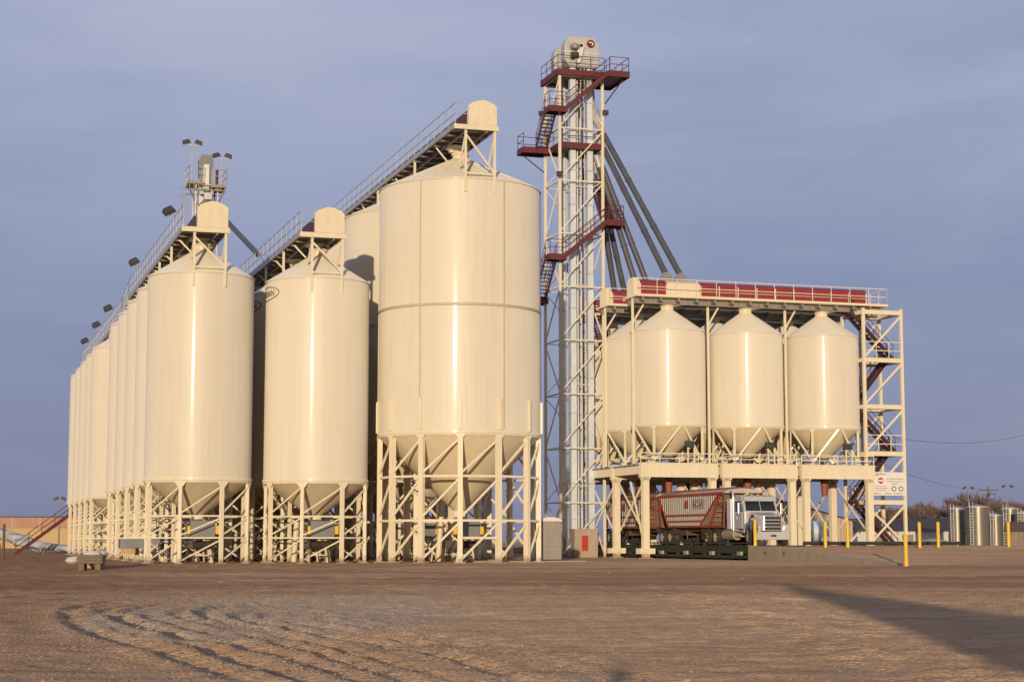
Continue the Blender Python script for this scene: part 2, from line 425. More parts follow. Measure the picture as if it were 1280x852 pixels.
# ------------------------------------------------------------------ catwalk bridges over the rows
def row_bridge(name, label, u, v0, v1, zd, roof_z, centres, Rs, zneck, steps=None):
    """bridge along v with walkway on the left and a covered conveyor on the right"""
    root = thing(name, label, 'conveyor bridge', G(u, v0), GA, 'covered conveyor bridges over the silo rows')
    L = v1-v0
    segs = [(0, L, zd)] if not steps else [(0, steps[0]-v0, zd), (steps[1]-v0, L, steps[2])]
    dk = MB(); hs = MB(); rl = MB(); bm_ = MB(); eb = MB()
    for a, b_, z in segs:
        dk.b2((-1.17,a,z-.10),(1.17,b_,z))
        eb.b2((-1.20,a,z-.20),(-1.12,b_,z+.05)); eb.b2((1.12,a,z-.20),(1.20,b_,z+.05))
        y = a+.3
        while y < b_:
            bm_.b2((-1.1,y-.06,z-.30),(1.1,y+.06,z-.11)); y += 1.4
        bm_.b2((-.55,a+.1,z-.36),(-.45,b_,z-.12)); bm_.b2((.55,a+.1,z-.36),(.65,b_,z-.12))
        prof = [(-.40,z+.0),(1.10,z+.0),(1.10,z+.95),(.62,z+1.22),(.08,z+1.22),(-.40,z+.95)]
        hs.prism([(x,zz) for x,zz in [(-.38,z+.005),(1.08,z+.005),(1.08,z+.85),(.6,z+1.12),(.1,z+1.12),(-.38,z+.85)]], 1, a+.3, b_-.2)
        railing(rl, [(-1.14,a,z),(-1.14,b_,z)], 1.12, .024, 1.45, (.5,))
        railing(rl, [(-1.14,a+.02,z),(-.45,a+.02,z)], 1.12, .024, .7, (.5,))
    dk.build('deck', 'deck', root); eb.build('edge_beam', 'galvp', root); bm_.build('floor_beam', 'deck', root)
    hs.build('conveyor_cover', 'maroon', root)
    rl.build('railing', 'galvp', root)
    z = zd
    MB().prism([(-.42,z-.02),(1.14,z-.02),(1.14,z+1.02),(.98,z+1.17),(.50,z+1.35),(.22,z+1.35),(-.26,z+1.17),(-.42,z+1.02)], 1, -.05, .32).build('end_panel', 'cream', root, bevel=.02)
    MB().b2((-1.22,-.07,z-.28),(1.22,.02,z-.03)).build('end_beam', 'cream', root)
    if steps:
        a, b_ = steps[0]-v0, steps[1]-v0; z2 = steps[2]
        st = MB(); n = 6
        for i in range(n):
            y = a + (b_-a)*(i+.5)/n; zz = zd + (z2-zd)*(i+.5)/n
            st.b2((-1.17,y-(b_-a)/n*.42,zz-.05),(1.1,y+(b_-a)/n*.42,zz))
        st.build('stair_tread', 'cream', root)
        sr = MB(); railing(sr, [(-1.14,a,zd),(-1.14,b_,z2)], 1.12, .024, 1.2, (.5,)); sr.build('handrail', 'galvp', root)
    # posts down to the silo eaves, braces, drop spouts
    for cy, Rr in centres:
        y = cy-v0
        zz = zd if (not steps or cy < steps[1]) else steps[2]
        MB().lathe([(.36, zneck+.3), (.40, zneck+.42), (.75, zz-.28)], 16, (.15,y,0)).build('drop_spout', 'cream', root, 30)
        for x in (-1.08, 1.08):
            MB().bar((x,y+Rr*.98,roof_z[0]-.1),(x,y+Rr*.98,zz-.2), .12).build('support_post', 'cream', root)
            MB().bar((x*.9,y+.2,zz-.25),(x*.35,y-.1,roof_z[1]-.15), .08).build('strut', 'cream', root)
    # front frame standing on the shell of the first silo
    cy, Rr = centres[0]; y = cy-v0
    yf = y - math.sqrt(max(Rr*Rr-.95**2, .1)) - .06
    yf = max(yf, .05)
    fr = MB(); zl = roof_z[0]-.75 if yf < y-Rr*.8 else roof_z[0]+.1
    for x in (-.55, 1.05):
        fr.bar((x,yf,zl),(x,yf,zd-.2), .12)
    fr.bar((-.55,yf,roof_z[0]+.25),(1.05,yf,roof_z[0]+.25), .1)
    fr.bar((-.55,yf,zd-.5),(1.05,yf,roof_z[0]+.3), .09)
    fr.bar((-.55,yf,zd-.5),(-.55,yf+1.2,roof_z[0]+.9), .09); fr.bar((1.05,yf,zd-.5),(1.05,yf+1.2,roof_z[0]+.9), .09)
    fr.build('front_frame', 'cream', root)
    return root
cs1 = [(v, 2.75) for v in vrow]
b1 = row_bridge('conveyor_bridge', 'long catwalk and conveyor along the left row, floodlights on its rail', -.2, -2.75, 66, 17.12, (14.8,16.35), cs1, 2.75, 16.4, steps=(25.6, 30.2, 16.5))
b2 = row_bridge('conveyor_bridge', 'catwalk and conveyor over the middle row, above the logo silo', 5.9, -2.75, 34, 17.15, (14.8,16.35), [(5.6*i, 2.75) for i in range(5)], 2.75, 16.4)
b3 = row_bridge('conveyor_bridge', 'highest catwalk and conveyor, over the tall wide silos', 13.72, -4.5, 36, 23.05, (20.2,22.1), [(9.15*i, 4.42) for i in range(4)], 4.42, 22.15)

# ------------------------------------------------------------------ floodlights on the left catwalk
def make_flood():
    r = thing('floodlight', 'x', 'floodlight')
    MB().path([(0,0,0),(-.03,0,.3),(-.25,0,.6),(-.32,0,.78)], .03, 6).build('arm', 'galvp', r)
    rot = Matrix.Rotation(R_(-28), 3, 'Y') @ Matrix.Rotation(R_(38), 3, 'X')
    h = MB()
    lo = [(-.34,-.27,-.1),(.34,-.27,-.1),(.34,.27,-.1),(-.34,.27,-.1)]; hi = [(-.24,-.18,.16),(.24,-.18,.16),(.24,.18,.16),(-.24,.18,.16)]
    vs = [rot @ Vector(p) + Vector((-.40,-.05,.95)) for p in lo+hi]
    h.add(vs, [(3,2,1,0),(4,5,6,7),(0,1,5,4),(1,2,6,5),(2,3,7,6),(3,0,4,7)])
    hd = h.build('lamp_housing', 'dark', r, bevel=.03)
    l = MB(); vs = [rot @ Vector((x*.9,y*.9,-.112)) + Vector((-.40,-.05,.95)) for x,y,z in lo]
    l.add(vs, [(3,2,1,0)]); 
    l.build('lens', 'lens', hd)
    return r
fl0 = make_flood()
flab = ['nearest and largest floodlight on the left catwalk rail', 'second floodlight from the front on the left catwalk rail, above the fifth silo',
        'floodlight just past the stairs on the left catwalk', 'next to last floodlight on the left catwalk', 'farthest floodlight at the end of the left catwalk']
for i, (v, z) in enumerate([(1.6,17.7),(20.0,17.7),(38.5,17.05),(49,17.05),(61,17.05)]):
    o = fl0 if i == 0 else copy_tree(fl0)
    o.location = G(-1.2, v, z); o.rotation_euler = (0,0,GA + (0 if i == 0 else R_(-8)))
    tag(o, flab[i], 'floodlight', 'floodlights along the left catwalk')

# ------------------------------------------------------------------ small elevator tower between the rows
def lattice(parent, w, z0, z1, bays, legw, mat, d=None, brw=None, name='leg', thin=1):
    d = d or w; brw = brw or legw*.5
    cs = [(-w/2,-d/2),(w/2,-d/2),(w/2,d/2),(-w/2,d/2)]
    for x, y in cs: MB().bar((x,y,z0),(x,y,z1), legw, legw, up=(0,1,0)).build(name, mat, parent)
    h = (z1-z0)/bays
    for k in range(4):
        a, b_ = cs[k], cs[(k+1)%4]; mb = MB(); br0 = brw; brw = brw*(thin if k == 2 else 1)
        nx, ny = (b_[1]-a[1]), -(b_[0]-a[0]); L = math.hypot(nx, ny); nx, ny = nx/L*.02, ny/L*.02
        for i in range(bays):
            za, zb = z0+h*i, z0+h*(i+1)
            mb.bar((a[0],a[1],zb),(b_[0],b_[1],zb), brw*1.2)
            p, q = (a, b_) if (k in (0,) or i % 2 == 0) else (b_, a)
            mb.bar((p[0]+nx,p[1]+ny,za+.1),(q[0]+nx,q[1]+ny,zb-.1), brw)
        brw = br0; mb.build('bracing', mat, parent)
et = thing('elevator_tower', 'slim lattice tower with small platform and lamps above the left row', 'tower', G(3.95, 28.5), GA)
lattice(et, 1.5, 0, 25.4, 12, .1, 'galvp')
for sx in (-.32, .32): MB().b2((sx-.16,-.2,.3),(sx+.16,.2,25.9)).build('trunk', 'galv', et)
MB().b2((-1.25,-1.0,25.4),(-.25,1.0,25.6)).b2((.25,-1.1,25.2),(1.3,1.0,25.4)).build('platform', 'deck', et)
rb = MB(); railing(rb, [(-1.25,1,25.6),(-1.25,-1.0,25.6),(-.3,-1.0,25.6)], 1.05, .025, .8); railing(rb, [(.3,-1.1,25.4),(1.3,-1.1,25.4),(1.3,1,25.4)], 1.05, .025, .6); rb.build('railing', 'galvp', et)
MB().prism([(-.45,25.6),(.45,25.6),(.5,27.2),(.3,27.6),(-.3,27.6),(-.5,27.2)], 1, -.3, .3).build('head', 'grey', et)
MB().b2((-.18,-.5,25.0),(.22,-.32,26.9)).build('drive_guard', 'offwhite', et, bevel=.05)
MB().b2((.62,-.7,25.5),(.8,-.5,26.5)).build('control_cabinet', 'maroon', et)
MB().lathe([(.18,25.0),(.22,24.5),(.45,24.2),(.72,23.95),(.78,23.8),(.78,23.55),(.5,23.3)], 20, (.1,-.5,0)).build('distributor', 'deck', et, 30)
MB().box((.1,-.75,24.6), (.5,.4,.5)).box((-.35,-.7,24.9), (.3,.3,.35)).bar((-.35,-.7,24.9),(.1,-.75,24.6),.12).build('gate_actuator', 'galvp', et, bevel=.03)
gd = MB()
for k in range(9): gd.bar((-1.2+.3*k,-1.02,25.0-.0),(-1.2+.3*k,-1.02,25.4), .05)
gd.bar((-1.25,-1.02,25.0),(1.25,-1.02,25.0),.08).bar((-1.25,.9,25.0),(1.25,.9,25.0),.08).bar((-1.2,-1.0,25.0),(-.5,-.4,23.8),.07).bar((1.2,-1.0,25.0),(.6,-.4,23.8),.07).build('platform_frame', 'deck', et)
hp = MB()
for k in range(8):
    a = 2*math.pi*k/8; hp.tube((.1+.6*math.cos(a),-.5+.6*math.sin(a),23.4),(.1+.85*math.cos(a),-.5+.85*math.sin(a),22.7), .13, 8)
hp.build('spout_stub', 'galvp', et, 30)
cage = MB()
for k in range(7):
    z = 22+.55*k
    cage.path([(-1.0+.38*math.cos(a)-.3, .38*math.sin(a), z) for a in [math.pi*(.5+j/6) for j in range(7)]], .015, 4)
for a in (.5,.83,1.17,1.5): cage.tube((-1.3+.38*math.cos(math.pi*a),.38*math.sin(math.pi*a),22),(-1.3+.38*math.cos(math.pi*a),.38*math.sin(math.pi*a),25.6),.015,4)
cage.build('ladder_cage', 'galvp', et)
def lamp_pair(parent, x, y, z, hz, w):
    MB().tube((x,y,z),(x,y,z+hz), .035, 6).path([(x-w,y,z+hz+.25),(x,y,z+hz-.35),(x+w,y,z+hz+.25)], .022, 5).bar((x-w,y,z+hz+.25),(x+w,y,z+hz+.25), .05).build('lamp_mast', 'galvp', parent)
    for s in (-1, 1):
        rot = Matrix.Rotation(R_(18*s), 3, 'Y') @ Matrix.Rotation(R_(25), 3, 'X')
        hd = MB(); lo = [(-.28,-.2,-.1),(.28,-.2,-.1),(.28,.2,-.1),(-.28,.2,-.1)]; hi = [(a*.75,b_*.7,.14) for a,b_,c in lo]
        vs = [rot @ Vector(p) + Vector((x+w*s, y-.05, z+hz+.46)) for p in lo+hi]
        hd.add(vs, [(3,2,1,0),(4,5,6,7),(0,1,5,4),(1,2,6,5),(2,3,7,6),(3,0,4,7)]).build('lamp_head', 'dark', parent, bevel=.02)
lamp_pair(et, -1.05, -.9, 25.6, 2.2, .42)
lamp_pair(et, 1.0, -.9, 25.4, 1.6, .42)
p0, p1 = G(4.1, 28.0, 24.3), G(5.05, 12.6, 18.3)
sp = MB().tube(p0, p1, .17, 12).build('spout', 'spout', None, 40); tag(sp, 'lone grey spout slanting from the slim tower down to the middle catwalk', 'spout')

# ------------------------------------------------------------------ main elevator support tower
TU, TV, TW = 27.85, 22.7, 3.2
tw = thing('support_tower', 'tall cream lattice tower with maroon stairs and platforms', 'tower', G(TU+TW/2, TV+TW/2), GA)
lattice(tw, TW, 0, 33.75, 9, .17, 'cream', brw=.078, thin=.6)
H = TW/2
def platform(z, x0, x1, y0, y1, rails, hole=False):
    MB().b2((x0,y0,z-.06),(x1,y1,z)).build('platform', 'deck', tw)
    tb = MB(); 
    tb.b2((x0,y0-.02,z-.32),(x1,y0+.05,z+.1)); tb.b2((x0,y1-.05,z-.32),(x1,y1+.02,z+.1))
    tb.b2((x0-.02,y0+.06,z-.32),(x0+.05,y1-.06,z+.1)); tb.b2((x1-.05,y0+.06,z-.32),(x1+.02,y1-.06,z+.1))
    tb.build('platform_edge', 'maroon', tw)
    rb = MB()
    for r in rails: railing(rb, [(x,y,z) for x,y in r], 1.1, .026, 1.3, (.52,))
    rb.build('railing', 'maroon', tw)
zt = 34.05
platform(zt, -H-.25, H+.15, -H-.3, H+.3, [[(-H+1.2,-H-.25),(-H-.2,-H-.25),(-H-.2,H+.25)], [(-H+1.2,-H-.25),(H+.1,-H-.25)]])
platform(zt, H+.2, H+1.75, -H-.9, H-.2, [[(H+.25,-H-.85),(H+1.7,-H-.85),(H+1.7,H-.25),(H+.25,H-.25)]])
MB().bar((H+.1,-H-.3,zt-2.2),(H+1.5,-H-.3,zt-.3), .08).build('bracket', 'maroond', tw)
# flight along the front face up to the top
zm = 31.2
stair(tw, (-H+.2,-H-.95,zm), (H+.25,-H-.95,zt), (0,1,0), 'maroon', .75, tread_mat='maroond')
platform(zm, -H-1.1, -H+.25, -H-1.0, -H+.2, [[(-H-1.05,-H+.15),(-H-1.05,-H-.95),(-H+.2,-H-.95)]])
z2 = 28.9
platform(z2, -H+.05, H-.05, -H+.02, H-.05, [[(-H+.1,-H+.05),(H-.1,-H+.05)], [(H-.1,-H+.05),(H-.1,H-.1)], [(-H+.1,-H+.3),(-H+.1,H-.2)]])
platform(z2, -H-1.95, -H-.02, H-.9, H+.55, [[(-H-.1,H-.85),(-H-.9,H-.85)], [(-H-1.9,H-.85),(-H-1.9,H+.5),(-H-.1,H+.5)]])
stair(tw, (-H-1.0,H-.9,z2), (-H-1.0,-H+.2,zm), (1,0,0), 'maroon', .8, tread_mat='maroond')
MB().bar((-H-.1,H,z2-1.5),(-H-1.7,H,z2-.35), .06).build('bracket', 'maroond', tw)
z3 = 23.35
platform(z3, H+.05, H+1.25, -H-1.0, -H+.3, [[(H+.1,-H-.95),(H+1.2,-H-.95),(H+1.2,-H+.25)]])
stair(tw, (H+.1,-H+.3,z3), (H+.1,H-.2,z2-1.8), (1,0,0), 'maroon', .8, tread_mat='maroond')
stair(tw, (H+.15,H-.1,z2-1.8), (H-1.2,H+.1,z2), (0,1,0), 'maroon', .8, tread_mat='maroond')
z4 = 20.75
stair(tw, (-H+.1,-H-.95,z4), (H+.05,-H-.95,z3), (0,1,0), 'maroon', .75, tread_mat='maroond')
platform(z4, -H-1.1, -H+.15, -H-1.0, -H+.2, [[(-H-1.05,-H+.15),(-H-1.05,-H-.95),(-H+.1,-H-.95)]])
stair(tw, (-H-1.0,H-.6,z4-2.6), (-H-1.0,-H+.2,z4), (1,0,0), 'maroon', .8, tread_mat='maroond')
platform(z4-2.6, -H-1.1, -H+.02, H-.6, H+.5, [[(-H-1.05,H-.55),(-H-1.05,H+.45)]])
ld = MB()
for x in (-.2,.2): ld.bar((H-.5+x,H+.1,.5),(H-.5+x,H+.1,zt), .05)
for k in range(int(zt/.4)): ld.bar((H-.7,H+.1,.8+.4*k),(H-.3,H+.1,.8+.4*k), .03)
ld.build('ladder', 'deck', tw)
z5 = 14.0
stair(tw, (H+.1,-H+.3,z5), (H+.1,H-.2,z5+3.2), (1,0,0), 'maroon', .8, tread_mat='maroond')
for x, y, z in ((-H-.1,-H-.1,26.6),(H+.15,-H-.1,31.2),(-H-.35,H-.1,31.6)):
    fb = MB().box((x-.05,y-.28,z), (.42,.16,.34)); fb.b2((x-.02,y-.2,z-.3),(x+.04,y-.1,z)); fb.build('floodlight', 'dark', tw, bevel=.02)

# ------------------------------------------------------------------ bucket elevators
def bucket_elevator(label, u, v, zh, front):
    r = thing('bucket_elevator', label, 'bucket elevator', G(u, v), GA, 'bucket elevators in the lattice tower')
    for sx in (-.64, .64):
        tb = MB().b2((sx-.205,-.18,1.2),(sx+.205,.18,zh+.4))
        q = tb.build('trunk', 'galv', r)
        for k in range(13):
            z = 2.6+2.45*k; MB().b2((sx-.25,-.22,z-.02),(sx+.25,.22,z+.07)).build('flange', 'galvp', q)
    tb = MB()
    for k in range(5): tb.b2((-.9,-.17,4.9+7*k),(.9,.17,5.0+7*k))
    tb.tube((-.02,-.1,1),(-.02,-.1,zh), .05, 6).tube((.22,-.2,1),(.22,-.2,zh), .035, 6).tube((-.22,.1,1),(-.22,.1,zh), .06, 6)
    tb.build('conduit', 'galvp', r)
    w = 1.32; pts = [(-w+.35,zh),(w-.2,zh),(w,zh+.35)]
    for k in range(9):
        a = math.pi*k/8*.5; pts.append((w-.75+.75*math.cos(a), zh+1.5+.75*math.sin(a)))
    for k in range(9):
        a = math.pi/2+math.pi*k/8*.5; pts.append((-w+.75+.75*math.cos(a), zh+1.5+.75*math.sin(a)))
    pts.append((-w, zh+.5))
    MB().prism(pts, 1, -.42, .42).build('head', 'galvp', r, 30, bevel=.03)
    MB().prism([(-1.37,zh+1.05),(1.37,zh+1.05),(1.37,zh+1.12),(-1.37,zh+1.12)], 1, -.44, .44).build('head_flange', 'galv', r)
    if front:
        rot = Matrix.Rotation(R_(12), 3, 'Y')
        dg = MB()
        pr = []
        for k in range(12):
            a = math.pi*k/11; pr.append((.2*math.cos(a), .55+.2*math.sin(a)))
        for k in range(12):
            a = math.pi+math.pi*k/11; pr.append((.2*math.cos(a), -.55+.2*math.sin(a)))
        c, s = math.cos(R_(14)), math.sin(R_(14))
        pr = [(-.28+x*c+z*s, zh+.95-x*s+z*c) for x, z in pr]
        dg.prism(pr, 1, -.72, -.5); dg.build('drive_guard', 'offwhite', r, 30)
        MB().tube((-.18,-.76,zh+1.5),(-.18,-.72,zh+1.5), .13, 16).build('shaft_disc', 'maroon', r, 30)
        MB().tube((-.95,-.75,zh+.75),(-.45,-.75,zh+.75), .24, 14).build('motor', 'dark', r, 30)
        MB().lathe([(.05,0),(.33,.1),(.36,.35),(.1,.5)], 16, (-.62,-.62,zh+1.15)).build('gearbox', 'deck', r, 30)
        lg = MB().tube((.62,-.5,zh+1.75),(.62,-.425,zh+1.75), .29, 28).build('logo_disc', 'maroon', r, 30)
        # white curved mark: a top stroke turning down at its right
        mk = MB(); P = [(-.16,.07),(0,.10),(.12,.08),(.15,-.02),(.08,-.14)]
        for a, b_ in zip(P, P[1:]): mk.bar((.62+a[0],-.51,zh+1.75+a[1]),(.62+b_[0],-.51,zh+1.75+b_[1]), .02, .075, up=(0,0,1))
        mk.build('logo_mark', 'signwhite', lg)
    MB().b2((-1.0,-.28,.1),(1.0,.28,1.3)).build('boot', 'galvp', r)
    return r
bucket_elevator('front bucket elevator with a round maroon logo on its silver head', 29.65, 23.35, 34.5, True)
bucket_elevator('rear bucket elevator whose head peeks out behind the front one', 29.55, 25.3, 34.3, False)
# concrete pit with red sign
pit = tag(MB().b2((-.85,-.5,0),(.85,.5,1.95)).build('concrete_block', 'concrete', None, bevel=.03), 'concrete block at the tower foot carrying a red sign', 'concrete block')
pit.location = G(29.35, 22.25); pit.rotation_euler = (0,0,GA)
sg = tag(MB().b2((-.24,-.02,0),(.24,0,1.05)).build('red_sign', 'signred'), 'upright red sign with white lines on the concrete block', 'sign')
sg.location = G(29.25, 21.745, .45); sg.rotation_euler = (0,0,GA)
tx = MB()
for k, (w, z) in enumerate([(.3,.9),(.36,.8),(.22,.68),(.3,.5),(.34,.4),(.28,.3),(.2,.18)]): tx.b2((-w/2,-.026,z-.018),(w/2,-.021,z+.018))
tx.build('sign_lines', M['ink'], sg)

# distributor spouts: six tubes from the tower top to the loadout bridges
src = G(31.05, 24.3, 31.0)
ends = [(33.4,16.9,18.95),(34.45,16.9,18.95),(33.3,22.1,18.9),(34.2,22.1,18.9),(33.7,27.3,18.9),(34.5,27.3,18.9)]
slab = ['long grey spout ending in the left round box of the front loadout bridge', 'outermost grey spout, ending in the right round box of the front loadout bridge',
        'left grey spout running down to the middle loadout bridge', 'right grey spout running down to the middle loadout bridge',
        'innermost grey spout, close to the tower, down to the rear loadout bridge', 'second grey spout from the tower, down to the rear loadout bridge']
for i, (u, v, z) in enumerate(ends):
    r = thing('spout', slab[i], 'spout', (0,0,0), 0, 'grey spouts fanning from the tower')
    st = src + Vector((.12*math.cos(i), .35*(i-2.5)*.4, (-1.2, -.1, -2.2, -1.7, -2.4, -2.8)[i]+.2))
    e = G(u, v, z); d = (e-st).normalized()
    k1 = st + d*1.5
    MB().tube(st, k1, .27, 14, r1=.22).build('upper_sleeve', 'galvp', r, 40)
    tb = MB().tube(k1, e, .205, 14)
    for q in (.33, .66):
        m_ = k1.lerp(e, q); tb.tube(m_-d*.05, m_+d*.05, .235, 14)
    tb.build('pipe', 'spout', r, 40)
    if i < 2:
        MB().tube(e+Vector((.0,-.28,-.25)), e+Vector((0,.28,-.25)), .40, 20).b2((e.x-.25,e.y-.22,e.z-.75),(e.x+.25,e.y+.22,e.z-.2)).build('inlet_box', 'spout', r, 30)
    else:
        MB().tube(e+Vector((0,0,.05)), e+Vector((0,0,-.75)), .22, 12).build('inlet_box', 'deck', r, 30)
ds = thing('spout_distributor', 'silver distributor hopper at the top of the spouts', 'distributor', src+Vector((-.3,0,.3)), GA)
MB().lathe([(.3,2.0),(.35,1.0),(.6,.5),(.65,.1),(.5,-.3),(.2,-.5)], 20).build('hopper', 'galvp', ds, 30)
MB().tube((-.9,0,3.9),(0,0,1.9), .3, 14).build('inlet_pipe', 'galvp', ds, 30)

# ------------------------------------------------------------------ loadout bins and their stand
LU = [33.4, 39.15, 44.9]; LV = [16.8, 22.0, 27.2]
bin0 = make_silo('overhead_bin', 2.48, 8.7, 15.0, 16.55, 4, R_(45), [6.75], 6.72, .14, 'silo', z0=6.24, gate=False, nseg=72)
bl = {(0,0):'left front overhead bin above the truck', (1,0):'middle front overhead bin above the portal frame', (2,0):'right front overhead bin beside the stair tower',
      (0,1):'overhead bin behind the left front bin, half visible beside the lattice tower', (1,1):'overhead bin whose cone tip shows between the left and middle front bins', (2,1):'overhead bin whose cone tip shows between the middle and right front bins',
      (0,2):'rear overhead bin closest to the lattice tower', (1,2):'rear overhead bin hidden in the middle of the stand', (2,2):'rear overhead bin at the far corner next to the stairs'}
first = True
for j, v in enumerate(LV):
    for i, u in enumerate(LU):
        o = bin0 if first else copy_tree(bin0); first = False
        o.location = G(u, v); o.rotation_euler = (0,0,GA)
        tag(o, bl[(i,j)], 'bin', 'cream overhead bins on the loadout stand')
PZ = .82
def column(mb, x, y, z0, z1, w):
    mb.bar((x,y,z0),(x,y,z1-.5), w, w, up=(0,1,0))
    # flared head
    mb.prism([(x-w/2,z1-.75),(x+w/2,z1-.75),(x+w/2+.14,z1-.5),(x-w/2-.14,z1-.5)], 1, y-w/2, y+w/2)
    return mb
for i, u in enumerate(LU):
    stn = thing('loadout_stand', ['left portal stand of the overhead bins, the truck under it', 'middle portal stand of the overhead bins', 'right portal stand of the overhead bins, next to the white sign'][i], 'bin stand', G(u-.38, LV[0]), GA, 'portal stands under the overhead bins')
    yb = [-2.62, 2.6, 7.8, 13.0]
    for jy, y in enumerate(yb):
        bm_ = MB().b2((-2.72,y-.2,5.28),(2.72,y+.2,6.1)); bm_.b2((-2.76,y-.24,6.1),(2.76,y+.24,6.18)); bm_.b2((-2.74,y-.24,5.24),(2.74,y+.24,5.30))
        for x in (-2.05, 2.05, -1.2, 1.2): bm_.b2((x-.02,y-.235,5.3),(x+.02,y+.235,6.1))
        bm_.build('cross_beam', 'cream', stn)
        for sx in (-1, 1):
            x = sx*2.36; z0 = 0 if (i == 0 and sx < 0) else PZ-.1
            cb = column(MB(), x, y, z0, 5.78, .42)
            cb.b2((x-.36,y-.36,z0),(x+.36,y+.36,z0+.06))
            if i == 0 and sx < 0: cb.b2((x-.52,y-.38,.30),(x+.52,y+.38,.66))
            cb.build('column', 'cream', stn)
    for sx in (-1, 1):
        MB().b2((sx*2.5-.12,yb[0]+.21,5.45),(sx*2.5+.12,yb[-1]-.21,6.0)).build('edge_beam', 'cream', stn)
        br = MB()
        for a, b_ in zip(yb, yb[1:]):
            br.bar((sx*2.36,a+.2,1.6),(sx*2.36,b_-.2,5.2), .08); br.bar((sx*2.36+.09,b_-.2,1.6),(sx*2.36+.09,a+.2,5.2), .08)
        br.build('cross_brace', 'cream', stn)
    MB().b2((-2.7,yb[0]+.25,6.0),(2.7,yb[-1]-.25,6.08)).build('deck_plate', 'deck', stn)
    rb = MB(); railing(rb, [(-2.7,yb[0]-.1,6.18),(2.7,yb[0]-.1,6.18)], .62, .03, 1.35, (.45,)); rb.build('railing', 'cream', stn)
    cb = MB().b2((.55,yb[0]-.22,6.18),(.63,yb[0]-.14,7.4)).b2((1.0,yb[0]-.22,6.18),(1.08,yb[0]-.14,7.2)).build('gauge_post', 'cream', stn)
    MB().b2((.42,yb[0]-.34,7.2),(1.0,yb[0]-.02,7.62)).build('gauge_box', 'dark', cb, bevel=.04)
    for jj, y in enumerate((0, 5.2, 10.4)):
        MB().lathe([(.30,6.0),(.27,5.2),(.19,4.15)], 14, (.38,y,0)).build('chute', 'orange', stn, 30)
    if i == 0:
        lad = MB()
        for y in (yb[0], yb[0]+1.0): pass
        lad.bar((-2.36-.0,yb[0]+.3,1.0),(-2.36,yb[0]+2.6,5.0), .1).build('diagonal_brace', 'cream', stn)

def load_bridge(v, label, end_u=48.2):
    r = thing('loadout_bridge', label, 'conveyor bridge', G(31.2, v), GA, 'maroon conveyor bridges over the loadout bins')
    L = end_u-31.2; z = 17.35
    MB().b2((-.5,-1.25,z-.1),(L+1.2,1.15,z)).b2((-.5,-1.30,z-.11),(L+1.2,-1.22,z+.05)).b2((-.5,1.12,z-.16),(L+1.2,1.2,z+.05)).build('deck', 'cream', r)
    fb = MB(); x = 0
    while x < L+1: fb.b2((x-.06,-1.2,z-.38),(x+.06,1.1,z-.11)); x += 1.3
    fb.b2((-.4,-.6,z-.5),(L+1,-.5,z-.12)).b2((-.4,.5,z-.5),(L+1,.6,z-.12)).build('floor_beam', 'deck', r)
    sec = [(0,1.95,'coverred'),(1.97,4.35,'cream'),(4.37,L-.1,'coverred')]
    for a, b_, mt in sec:
        cv = MB().prism([(-.62,z+.01),(.62,z+.01),(.62,z+.92),(.3,z+1.12),(-.3,z+1.12),(-.62,z+.92)], 0, a, b_).build('conveyor_cover', mt, r)
        if mt == 'coverred':
            cl = MB(); n = max(1, round((b_-a)/1.35))
            for k in range(n+1):
                xx = min(max(a+(b_-a)*k/n, a+.04), b_-.04); cl.b2((xx-.03,-.65,z+.02),(xx+.03,-.623,z+.86))
            cl.b2((a+.08,-.655,z+.44),(b_-.08,-.63,z+.50)).build('cover_trim', 'cream', cv)
    pts = [(-.7,z-.02),(.7,z-.02),(.7,z+.95),(.42,z+1.25),(-.42,z+1.25),(-.7,z+.95)]
    MB().prism(pts, 0, -.42, -.02).build('end_panel', 'cream', r, bevel=.02)
    rb = MB(); railing(rb, [(-.45,-1.26,z),(L+1.15,-1.26,z),(L+1.15,1.1,z)], 1.1, .026, 1.38, (.5,)); rb.build('railing', 'cream', r)
    for u in LU:
        x = u-31.2
        MB().lathe([(.34,16.85),(.40,16.95),(.55,z-.35)], 16, (x,0,0)).build('drop_spout', 'cream2', r, 30)
        MB().tube((x+.05,-.1,16.9),(x+1.1,-.4,z-.3), .2, 10).build('vent_duct', 'cream2', r, 30)
    for x in (-.35, 5.1, 10.85, 16.6):
        MB().bar((x,-.15,6.2),(x,-.15,z-.12), .14, .14, up=(0,1,0)).bar((x+.02,-.15,15.6),(x+1.0,-.15,z-.15), .1).build('support_post', 'cream', r)
    return r
load_bridge(LV[0], 'front loadout conveyor bridge with long maroon cover and cream railing')
load_bridge(LV[1], 'loadout conveyor bridge directly behind the front one, its maroon end showing')
load_bridge(LV[2], 'rear loadout conveyor bridge nearest the lattice tower')

